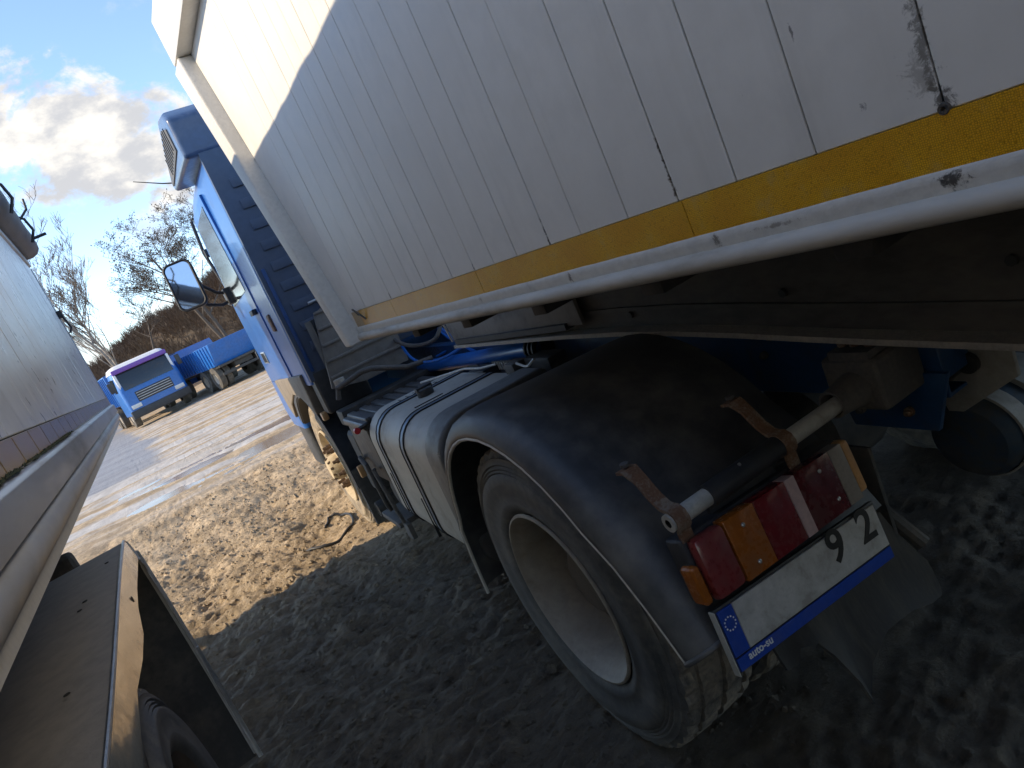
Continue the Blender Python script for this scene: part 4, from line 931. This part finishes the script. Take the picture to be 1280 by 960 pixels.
for y in (1.95, 1.3, .75):
    B().lathe([(0, 0), (0, .012), (-.010, .012), (-.010, 0)], (1.453 - XW, tw(y), 1.20), 8).build('web_bolt', 'chassis_black', TL, smooth=False)
B().box(1.40 - XW, 2.46 - XW, tw(2.3), tw(3.36), 1.190, 1.215).build('coupler_plate', 'chassis_black', TL)
nb = B().prism([(tw(3.40), 1.20), (tw(3.42), 1.33), (tw(2.5), 1.40), (tw(2.2), 1.30), (tw(2.2), 1.20)], 0, 1.415 - XW, 1.432 - XW).build('neck_side_plate', 'under_plate', TL, bevel=0.003)
B().box(1.408 - XW, 1.418 - XW, tw(3.30), tw(3.22), 1.315, 1.345).build('marker_lamp', 'amber_lens', TL, bevel=0.004)
B().box(1.408 - XW, 1.416 - XW, tw(3.18), tw(2.66), 1.318, 1.352).build('neck_label_strip', 'drum_white', TL, bevel=0.002)
B().tube([(1.41 - XW, tw(3.41), 1.205), (1.41 - XW, tw(3.43), 1.335)], .006, 6).build('plate_edge', 'galv', TL)
for yy in (-3.2, -4.5, -5.8):  # unseen running gear, added to darken the ground under the trailer
    for xo, sg in ((0.02, 1), (2.43, -1)):
        e = bpy.data.objects.new('trailer_wheel', None); col.objects.link(e); e.parent = TL
        make_tyre('tyre', (0, tw(yy), .5), .5, .36, e, xo, seg=40, sg=sg)
        B().lathe([(xo + sg * .02, .298), (xo + sg * .04, .27), (xo + sg * .12, .25), (xo + sg * .125, .0)], (0, tw(yy), .5), 32).build('rim', 'rim_dark', e)
    B().tube([(.2, tw(yy), .5), (2.25, tw(yy), .5)], .065, 12).build('trailer_axle', 'chassis_black', TL)
for xa in (.34, 2.11):  # unseen landing gear, added for the same darkening
    lgp = B().box(xa - .06, xa + .06, tw(-.95), tw(-.80), .35, 1.45).build('landing_leg', 'chassis_black', TL, bevel=.01)
    B().box(xa - .13, xa + .13, tw(-1.03), tw(-.72), .28, .35).build('landing_foot', 'chassis_black', lgp, bevel=.01)
for z in (.55, .85, 1.15): B().box(2.44, 2.47, tw(-2.6), tw(-.6), z, z + .14).build('unseen_side_guard', 'pale_rail', TL, bevel=.005)  # unseen guard, added to block light from the right
B().tube([(1.22, tw(2.95), 1.35), (1.22, tw(2.98), 2.3)], .09, 20).build('tipping_ram', 'chassis_black', TL)

# ================================================================== LEFT TRAILER (beside the camera)
XL = -0.195
LT_ = thing('ribbed_trailer', 'grey ribbed aluminium trailer close at the left with rolled tarp on top', 'trailer', (XL, 5.45, 0.0))
def lw(y): return y - 5.45
ZA, ZB = 1.684, 2.66
LR = 0.22
B().prism([(lw(-6), ZA - .03), (lw(5.43), ZA - .03), (lw(5.43) + LR * (ZB - ZA), ZB), (lw(-6), ZB)], 0, -0.05, -0.012).build('wall_backing', 'seam_dark', LT_)
y = 5.43; first = True; k = 0
while y > 0.6:
    w = 0.185
    a, b_ = y - w + .002, y - .002
    poly = [(lw(a), ZA), (lw(b_), ZA), (lw(b_) + (LR * (ZB - ZA) if first else 0), ZB), (lw(a), ZB)]
    p_ = B().prism(poly, 0, -0.014, 0.0 + random.uniform(-.001, .001)).build('wall_plank', 'alu_left', LT_, bevel=0.002, seg=1)
    # fine rolled ribs of the plank
    for j in range(3):
        yy = a + (j + .5) * w / 3
        B().prism([(lw(yy) - .010, .0), (lw(yy) - .005, .0032), (lw(yy) + .005, .0032), (lw(yy) + .010, .0)], 2, ZA + .16, ZB - .002).build('plank_rib', 'alu_left', p_)
        q = LT_.children if False else None
    y -= w; first = False; k += 1
B().prism([(lw(-6), ZA), (lw(y) - .002, ZA), (lw(y) - .002, ZB), (lw(-6), ZB)], 0, -0.014, 0.0).build('wall_panel', 'alu_left', LT_)
# tape pieces, one for each plank
y = 5.43; k = 0
while y > 0.9:
    m = 'tape_brown' if y > 1.75 else 'tape_faded'
    B().box(-0.001, 0.0022, lw(y - .185) + .005, lw(y) - .005, 1.636, 1.681).build('reflective_tape', m, LT_); y -= .185
B().box(-0.05, -0.002, lw(-6), lw(5.43), 1.50, 1.682).build('sill', 'white_trim', LT_)
# bevelled side rail with moss on its ledge, then the round tube below
B().prism([(-0.002, 1.632), (0.014, 1.628), (0.020, 1.622), (0.020, 1.572), (-0.002, 1.570)], 1, lw(-3), lw(5.45)).build('side_rail', 'alu_rail', LT_, bevel=0.002)
B().tube([(-0.012, lw(5.46), 1.545), (-0.012, lw(-3), 1.545)], 0.0285, 22).build('bottom_tube', 'alu_tube', LT_)
rg = random.Random(4); ms = B()
for i in range(420):
    yy = rg.choice([rg.uniform(1.0, 1.25), rg.uniform(1.3, 2.2), rg.uniform(1.55, 2.1)]); s = rg.uniform(.0015, .005)
    c = Vector((rg.uniform(0.0, .010), lw(yy), 1.632 + rg.uniform(0, .003)))
    ms.add([c + Vector((s, 0, 0)), c + Vector((0, s * 1.6, 0)), c + Vector((-s, 0, 0)), c + Vector((0, -s * 1.6, 0)), c + Vector((0, 0, s * 1.1))], [(0, 1, 4), (1, 2, 4), (2, 3, 4), (3, 0, 4)])
mo = ms.build('moss_line', 'moss', LT_, smooth=False, recalc=False); mo['kind'] = 'stuff'
# front post, lower corner
B().prism([(lw(5.432), 1.52), (lw(5.432) + LR * (ZB - 1.52), ZB), (lw(5.475) + LR * (ZB - 1.52), ZB), (lw(5.475), 1.52)], 0, -0.05, 0.004).build('corner_post', 'alu_rail', LT_, bevel=0.006)
B().prism([(lw(5.40), 1.52), (lw(5.47), 1.52), (lw(5.70), ZB + .1), (lw(5.62), ZB + .1)], 0, -2.45, -0.05).build('front_wall', 'alu_left', LT_)
B().box(-2.50, -2.44, lw(-6), lw(5.6), 1.5, ZB + .1).build('left_wall', 'alu_left', LT_)
B().box(-2.44, -0.05, lw(-6), lw(5.43), 1.50, 1.54).build('floor_plate', 'under_plate', LT_)
B().box(-0.06, 0.014, lw(-6), lw(5.66), ZB + .002, ZB + .07).build('top_rail', 'alu_rail', LT_, bevel=0.012)
# rolled tarp sagging over the rail, straps and hooks
rows = []
rg = random.Random(9)
ysn = np.linspace(5.60, -3.0, 150)
for yy in ysn:
    r = 0.085 + 0.006 * (fbm(yy * 2.6, 0.3, 3, 5) - .5) * 2; row = []
    for j in range(15):
        q = 2 * math.pi * j / 14
        rr = r * (1 + 0.12 * (fbm(q * 1.2 + 3, yy * 5, 3, 15) - .5) * 2) if j not in (0, 14) else r
        row.append((0.030 + rr * math.cos(q) * 1.0, lw(yy), ZB + .125 + rr * math.sin(q)))
    rows.append(row)
tp = B().sheet(rows).build('rolled_tarp', 'tarp', LT_, angle=80)
B().lathe([(0, 0), (0, .078)], (0.030, lw(5.60), ZB + .125), 14, axis=1).build('tarp_end', 'tarp', tp)
for yy in (5.12, 4.3, 3.4):
    path = [(-0.05, lw(yy), ZB + .10)] + [(0.03 + .112 * math.cos(R_(a)), lw(yy) + .0, ZB + .125 + .112 * math.sin(R_(a))) for a in (150, 110, 70, 30, -10, -50)]
    B().tube(path, .008, 8).build('tarp_strap', 'hose_black', LT_)
B().tube([(0.10, lw(5.12), ZB + .18), (0.165, lw(5.14), ZB + .235), (0.175, lw(5.16), ZB + .30)], .007, 8).build('tarp_hook', 'hose_black', LT_)
B().tube([(0.09, lw(5.52), ZB + .14), (0.19, lw(5.54), ZB + .15)], .010, 8).build('tarp_hook', 'hose_black', LT_)
# hinge fitting on the front post
B().box(-0.01, .03, lw(5.55), lw(5.60), 2.28, 2.33).build('post_fitting', 'chassis_black', LT_, bevel=0.006)
B().tube([(0.02, lw(5.56), 2.30), (.035, lw(5.56), 2.20), (.015, lw(5.54), 2.17)], .007, 8).build('post_fitting', 'chassis_black', LT_)

# fender over the trailer axles with stainless flange
FX = -0.322 - XL; FZ = 1.150; FY = 3.30
lnp = [(lw(-3.0), FZ)] + [(lw(yy), FZ + .004 * math.sin(yy * 3)) for yy in np.linspace(.2, FY - .16, 14)]
for a in range(80, -1, -10): lnp.append((lw(FY - .16) + .17 * math.cos(R_(a)), FZ - .17 + .17 * math.sin(R_(a))))
lnp += [(lw(FY + .015), .80), (lw(FY + .01), .60), (lw(FY - .01), .40), (lw(FY - .05), .16), (lw(FY - .075), .05)]
rows = [[(FX - d, yy, z) for yy, z in lnp] for d in (0.0, .20, .42, .64)]
fe = B().sheet(rows).build('trailer_fender', 'fender_dusty', LT_, thick=0.006, angle=40)
B().sheet([[(FX - .004 - d, yy - .010, z - .010) for yy, z in lnp] for d in (0.0, .20, .42, .62)]).build('arch_shade_sheet', 'chassis_black', fe, angle=40)  # added dark sheet, stands for the shade inside the arch
def inset(pts, d):
    out = []
    for i, p in enumerate(pts):
        a = pts[max(0, i - 1)]; b = pts[min(len(pts) - 1, i + 1)]; t = Vector((b[0] - a[0], b[1] - a[1])).normalized()
        out.append((p[0] - t.y * -d * -1 if False else p[0] + (t.y) * d, p[1] - (t.x) * d))
    return out
wv = [(0.115 if i > 20 else 0.085) + .007 * math.sin(i * 1.3) + (.018 if i in (9, 10) else 0) for i in range(len(lnp))]
def ins(i, p, d):
    a = lnp[max(0, i - 1)]; b = lnp[min(len(lnp) - 1, i + 1)]; t = Vector((b[0] - a[0], b[1] - a[1])).normalized()
    return (p[0] + t.y * d, p[1] - t.x * d)
KS = 16
fl = []
for s in (0, .12, .35, .6, .85, 1.0):
    row = []
    for i, p in enumerate(lnp):
        q = ins(i, p, wv[i] * s); row.append((FX + .006 + .004 * math.sin(i * 1.7 + s * 4) * s + .010 * s, q[0], q[1]))
    fl.append(row)
B().sheet([r[:KS + 1] for r in fl]).build('fender_flange', 'chrome', fe, thick=0.002, angle=60)
B().sheet([r[KS:] for r in fl]).build('fender_flange', 'fender_dusty', fe, thick=0.002, angle=60)
B().tube([(FX + .003, yy, z + .002) for yy, z in lnp], .0055, 8).build('fender_bead', 'galv', fe)
B().tube([(FX + .004, yy, z) for yy, z in lnp[KS + 4:]], .015, 8).build('fender_roll', 'fender_dusty', fe)
B().box(-0.465, -.335, lw(3.40), lw(3.50), 1.03, 1.175).build('rubber_buffer', 'rubber_dull', LT_, bevel=0.03, seg=3)
# a rubber lip, its glint painted in as a pale colour, far down on the front of the arch
B().tube([(FX + .02,) + ins(i, lnp[i], .105) for i in range(len(lnp) - 4, len(lnp))], .010, 8).build('fender_lip', 'galv', fe)
B().lathe([(0, 0), (0, .010), (.002, .010), (.002, 0)], (FX + .014, lw(2.45), 1.098), 10).build('flange_hole', 'plate_black', fe, smooth=False)
for yy, xx in ((2.5, -.10), (2.42, -.11), (1.75, -.09), (2.9, -.05)):
    B().lathe([(0, 0), (0, .007), (.002, .007), (.002, 0)], (FX + xx, lw(yy), FZ + .0045), 8, axis=2).build('fender_rivet', 'seam_dark', fe, smooth=False)
for i, yy in enumerate((1.95, .64, -.67)):
    for xo in (-0.345, -2.86 + .3):
        e = bpy.data.objects.new('trailer_wheel', None); col.objects.link(e); e.parent = LT_
        c = (0, lw(yy), .50)
        make_tyre('tyre', c, 0.50, .36, e, xo - XL, seg=84 if i == 0 and xo > -1 else 48, sg=-1 if xo > -1 else 1)
        B().lathe([(xo - XL - .02, .298), (xo - XL - .04, .27), (xo - XL - .12, .25), (xo - XL - .125, .0)], c, 40).build('rim', 'rim_dark', e)
    B().tube([(-2.3, lw(yy), .5), (-.3, lw(yy), .5)], .065, 12).build('trailer_axle', 'chassis_black', LT_)
for xa in (-1.85, -.75): B().box(xa - .05, xa + .05, lw(-6), lw(5.3), 1.02, 1.50).build('chassis_beam', 'chassis_black', LT_)
B().sheet([[(-2.62 + XL * 0 + d, yy, z) for yy, z in lnp] for d in (0.0, .2, .42, .6)]).build('trailer_fender', 'black_plastic', LT_, thick=.006)

# ================================================================== FAR TRUCKS
def far_truck_front():
    t = thing('tipper_truck', 'blue lorry cab facing the camera with purple visor and white roof, past the ribbed trailer', 'truck', (0.55, 33.5, 0.06), (0, 0, R_(8)))
    def bx(n, m, *a, bevel=.04): return B().box(*a).build(n, m, t, bevel=bevel)
    c = loft([(plan(-1.25, 1.25, -.1, 1.9, .18, .1), .55), (plan(-1.25, 1.25, -.1, 1.9, .18, .1), 1.55), (plan(-1.15, 1.15, .12, 1.9, .18, .1), 2.45), (plan(-1.05, 1.05, .3, 1.8, .18, .1), 2.62)]).build('cab_shell', 'far_blue', t)
    loft([(plan(-1.17, 1.17, .08, 1.92, .18, .1), 2.46), (plan(-1.08, 1.08, .26, 1.85, .18, .1), 2.66), (plan(-.95, .95, .4, 1.7, .18, .1), 2.72)]).build('roof', 'far_white', t)
    B().prism([(-.12, 1.62), (-.10, 1.62), (.115, 2.36), (.095, 2.38)], 0, -1.04, 1.04).build('windscreen', 'dark_glass', t, bevel=.004)
    bx('sun_visor', 'far_purple', -1.14, 1.14, -.02, .22, 2.37, 2.56)
    for s in (-1, 1):
        bx('side_window', 'dark_glass', s * 1.23 - .01, s * 1.23 + .01, .35, 1.3, 1.6, 2.25, bevel=.004)
        bx('pillar', 'far_white', s * 1.10 - .05, s * 1.10 + .05, -.03, .06, 1.55, 2.35, bevel=.02)
        bx('headlamp', 'head_lamp', s * .92 - .2, s * .92 + .2, -.14, -.08, .78, .95, bevel=.02)
        bx('mirror', 'black_plastic', s * 1.42 - .1, s * 1.42 + .1, -.05, .02, 1.7, 2.15, bevel=.03)
        B().tube([(s * 1.2, 0.05, 2.2), (s * 1.42, 0, 2.2)], .02, 6).build('mirror_arm', 'black_plastic', t)
        for yy in (1.0, 4.6, 5.9):
            w = B().lathe([(-.14, .28), (-.15, .36), (-.13, .5), (.13, .5), (.15, .36), (.14, .28)], (s * 1.08, yy, .5), 28).build('wheel', 'rubber_dull', t)
            B().lathe([(s * .12, .0), (s * .12, .28)], (s * 1.08, yy, .5), 20).build('rim', 'rim_paint', w)
    bx('bumper', 'black_plastic', -1.25, 1.25, -.16, .1, .38, .72)
    bx('grille', 'black_plastic', -.75, .75, -.125, -.08, .98, 1.42, bevel=.02)
    for i in range(4): bx('grille_bar', 'galv', -.72, .72, -.14, -.12, 1.04 + .1 * i, 1.065 + .1 * i, bevel=.004)
    bx('frame', 'chassis_black', -.45, .45, .2, 6.8, .7, .95)
    B().box(-1.25, 1.25, 2.1, 6.8, 1.1, 2.55).build('tipper_body', 'far_blue', t, bevel=.03)
    for i in range(8):
        for s in (-1, 1): bx('body_rib', 'far_blue', s * 1.27 - .03, s * 1.27 + .03, 2.3 + i * .58, 2.38 + i * .58, 1.12, 2.5, bevel=.01)
    return t
far_truck_front()
def far_truck_side():
    t = thing('ribbed_tipper', 'blue ribbed tipper body on twin rear wheels standing beneath the brown bank', 'truck', (4.15, 32.4, 0.05), (0, 0, R_(-166)))
    def bx(n, m, *a, bevel=.02): return B().box(*a).build(n, m, t, bevel=bevel)
    bx('body_floor', 'chassis_black', -1.15, 1.15, -4.6, .3, .88, .98)
    B().prism([(-4.6, .98), (.15, .98), (.45, 1.95), (-4.8, 1.95)], 0, -1.22, 1.22).build('tipper_body', 'far_blue', t, bevel=.03)
    for s in (-1, 1):
        for i in range(14): bx('body_rib', 'far_blue', s * 1.24 - .03, s * 1.24 + .03, -4.5 + i * .35, -4.40 + i * .35, 1.0, 1.93, bevel=.01)
        for yy in (-.55, -1.85, -4.9):
            for dx in (0, .32):
                if yy < -3 and dx: continue
                w = B().lathe([(-.13, .26), (-.14, .36), (-.12, .5), (.12, .5), (.14, .36), (.13, .26)], (s * (1.10 - dx), yy, .5), 32).build('wheel', 'rubber_dull', t)
                B().lathe([(s * .05, .0), (s * .05, .20), (s * .11, .28)], (s * (1.10 - dx), yy, .5), 20).build('rim', 'rim_paint', w)
    bx('frame', 'chassis_black', -.42, .42, -6.6, .1, .65, .88)
    loft([(plan(-1.22, 1.22, -6.9, -5.2, .12, .12), .6), (plan(-1.22, 1.22, -6.9, -5.2, .12, .12), 1.6), (plan(-1.1, 1.1, -6.7, -5.2, .12, .12), 2.3)]).build('cab_shell', 'far_blue', t)
    bx('tail_bar', 'chassis_black', -1.1, 1.1, .1, .2, .5, .62)
    return t
far_truck_side()
def rock(name, label, x, y, s, seed, m='stone', z=None):
    rg = random.Random(seed); bm = bmesh.new(); bmesh.ops.create_icosphere(bm, subdivisions=2, radius=1)
    for v in bm.verts:
        k = 1 + .35 * (rg.random() - .5); v.co = Vector((v.co.x * s[0] * k, v.co.y * s[1] * k, max(-.3 * s[2], v.co.z * s[2] * k)))
    me = bpy.data.meshes.new(name); bm.to_mesh(me); bm.free(); me.materials.append(MATS[m])
    o = bpy.data.objects.new(name, me); col.objects.link(o)
    o.location = (x, y, (float(ground_h(x, y)) if z is None else z) + .1 * s[2]); return tag(o, label, 'stone', 'loose stones')
rock('stone', 'big pale boulder on the bank right of the blue ribbed tipper', 5.75, 38.5, (.7, .6, .5), 3)
rock('stone', 'small pale stone beside the rear tyre on the mud', 0.50, 1.70, (.011, .010, .008), 5)
rock('stone', 'small pale stone nearest the foot of the rear tyre', 0.56, 1.58, (.010, .012, .009), 6)

# mirror bracket's shadow on the mud, laid down as a dark tube
lp = []
for i in range(34):
    f = i / 33; a = R_(200 + 300 * f); x = 0.60 + .17 * math.cos(a) + .22 * f; yy = 5.62 + .26 * math.sin(a) + .05 * f
    lp.append((x, yy, float(ground_h(x, yy)) + .012))
tag(B().tube(lp, .011, 7).build('shadow_loop', 'hose_black'), 'dark loop standing in for the mirror bracket shadow on sunlit mud', 'cable')

# crumbs and clods scattered over the churned mud
cl = B(); rg = random.Random(77)
for i in range(9500):
    x = rg.gauss(0.25, .8); yy = rg.uniform(1.4, 10.0); s = abs(rg.gauss(0, .0075)) + .0025
    if yy < 4 and x < -.2: continue
    z = 0; v = []
    for k in range(6):
        d = ((1, 0, 0), (-1, 0, 0), (0, 1, 0), (0, -1, 0), (0, 0, 1), (0, 0, -1))[k]; v.append((d[0] * s * rg.uniform(.6, 1.5), d[1] * s * rg.uniform(.6, 1.7), d[2] * s * rg.uniform(.5, .9)))
    cl.add([(x + a, yy + b, c) for a, b, c in v], [(0, 2, 4), (2, 1, 4), (1, 3, 4), (3, 0, 4), (2, 0, 5), (1, 2, 5), (3, 1, 5), (0, 3, 5)])
cv = np.array(cl.v); base = ground_h(np.repeat(cv[0::6, 0] * 0 + cv.reshape(-1, 6, 3)[:, :, 0].mean(1), 6), np.repeat(cv.reshape(-1, 6, 3)[:, :, 1].mean(1), 6))
cv[:, 2] += base + .002; cl.v = [tuple(p) for p in cv]
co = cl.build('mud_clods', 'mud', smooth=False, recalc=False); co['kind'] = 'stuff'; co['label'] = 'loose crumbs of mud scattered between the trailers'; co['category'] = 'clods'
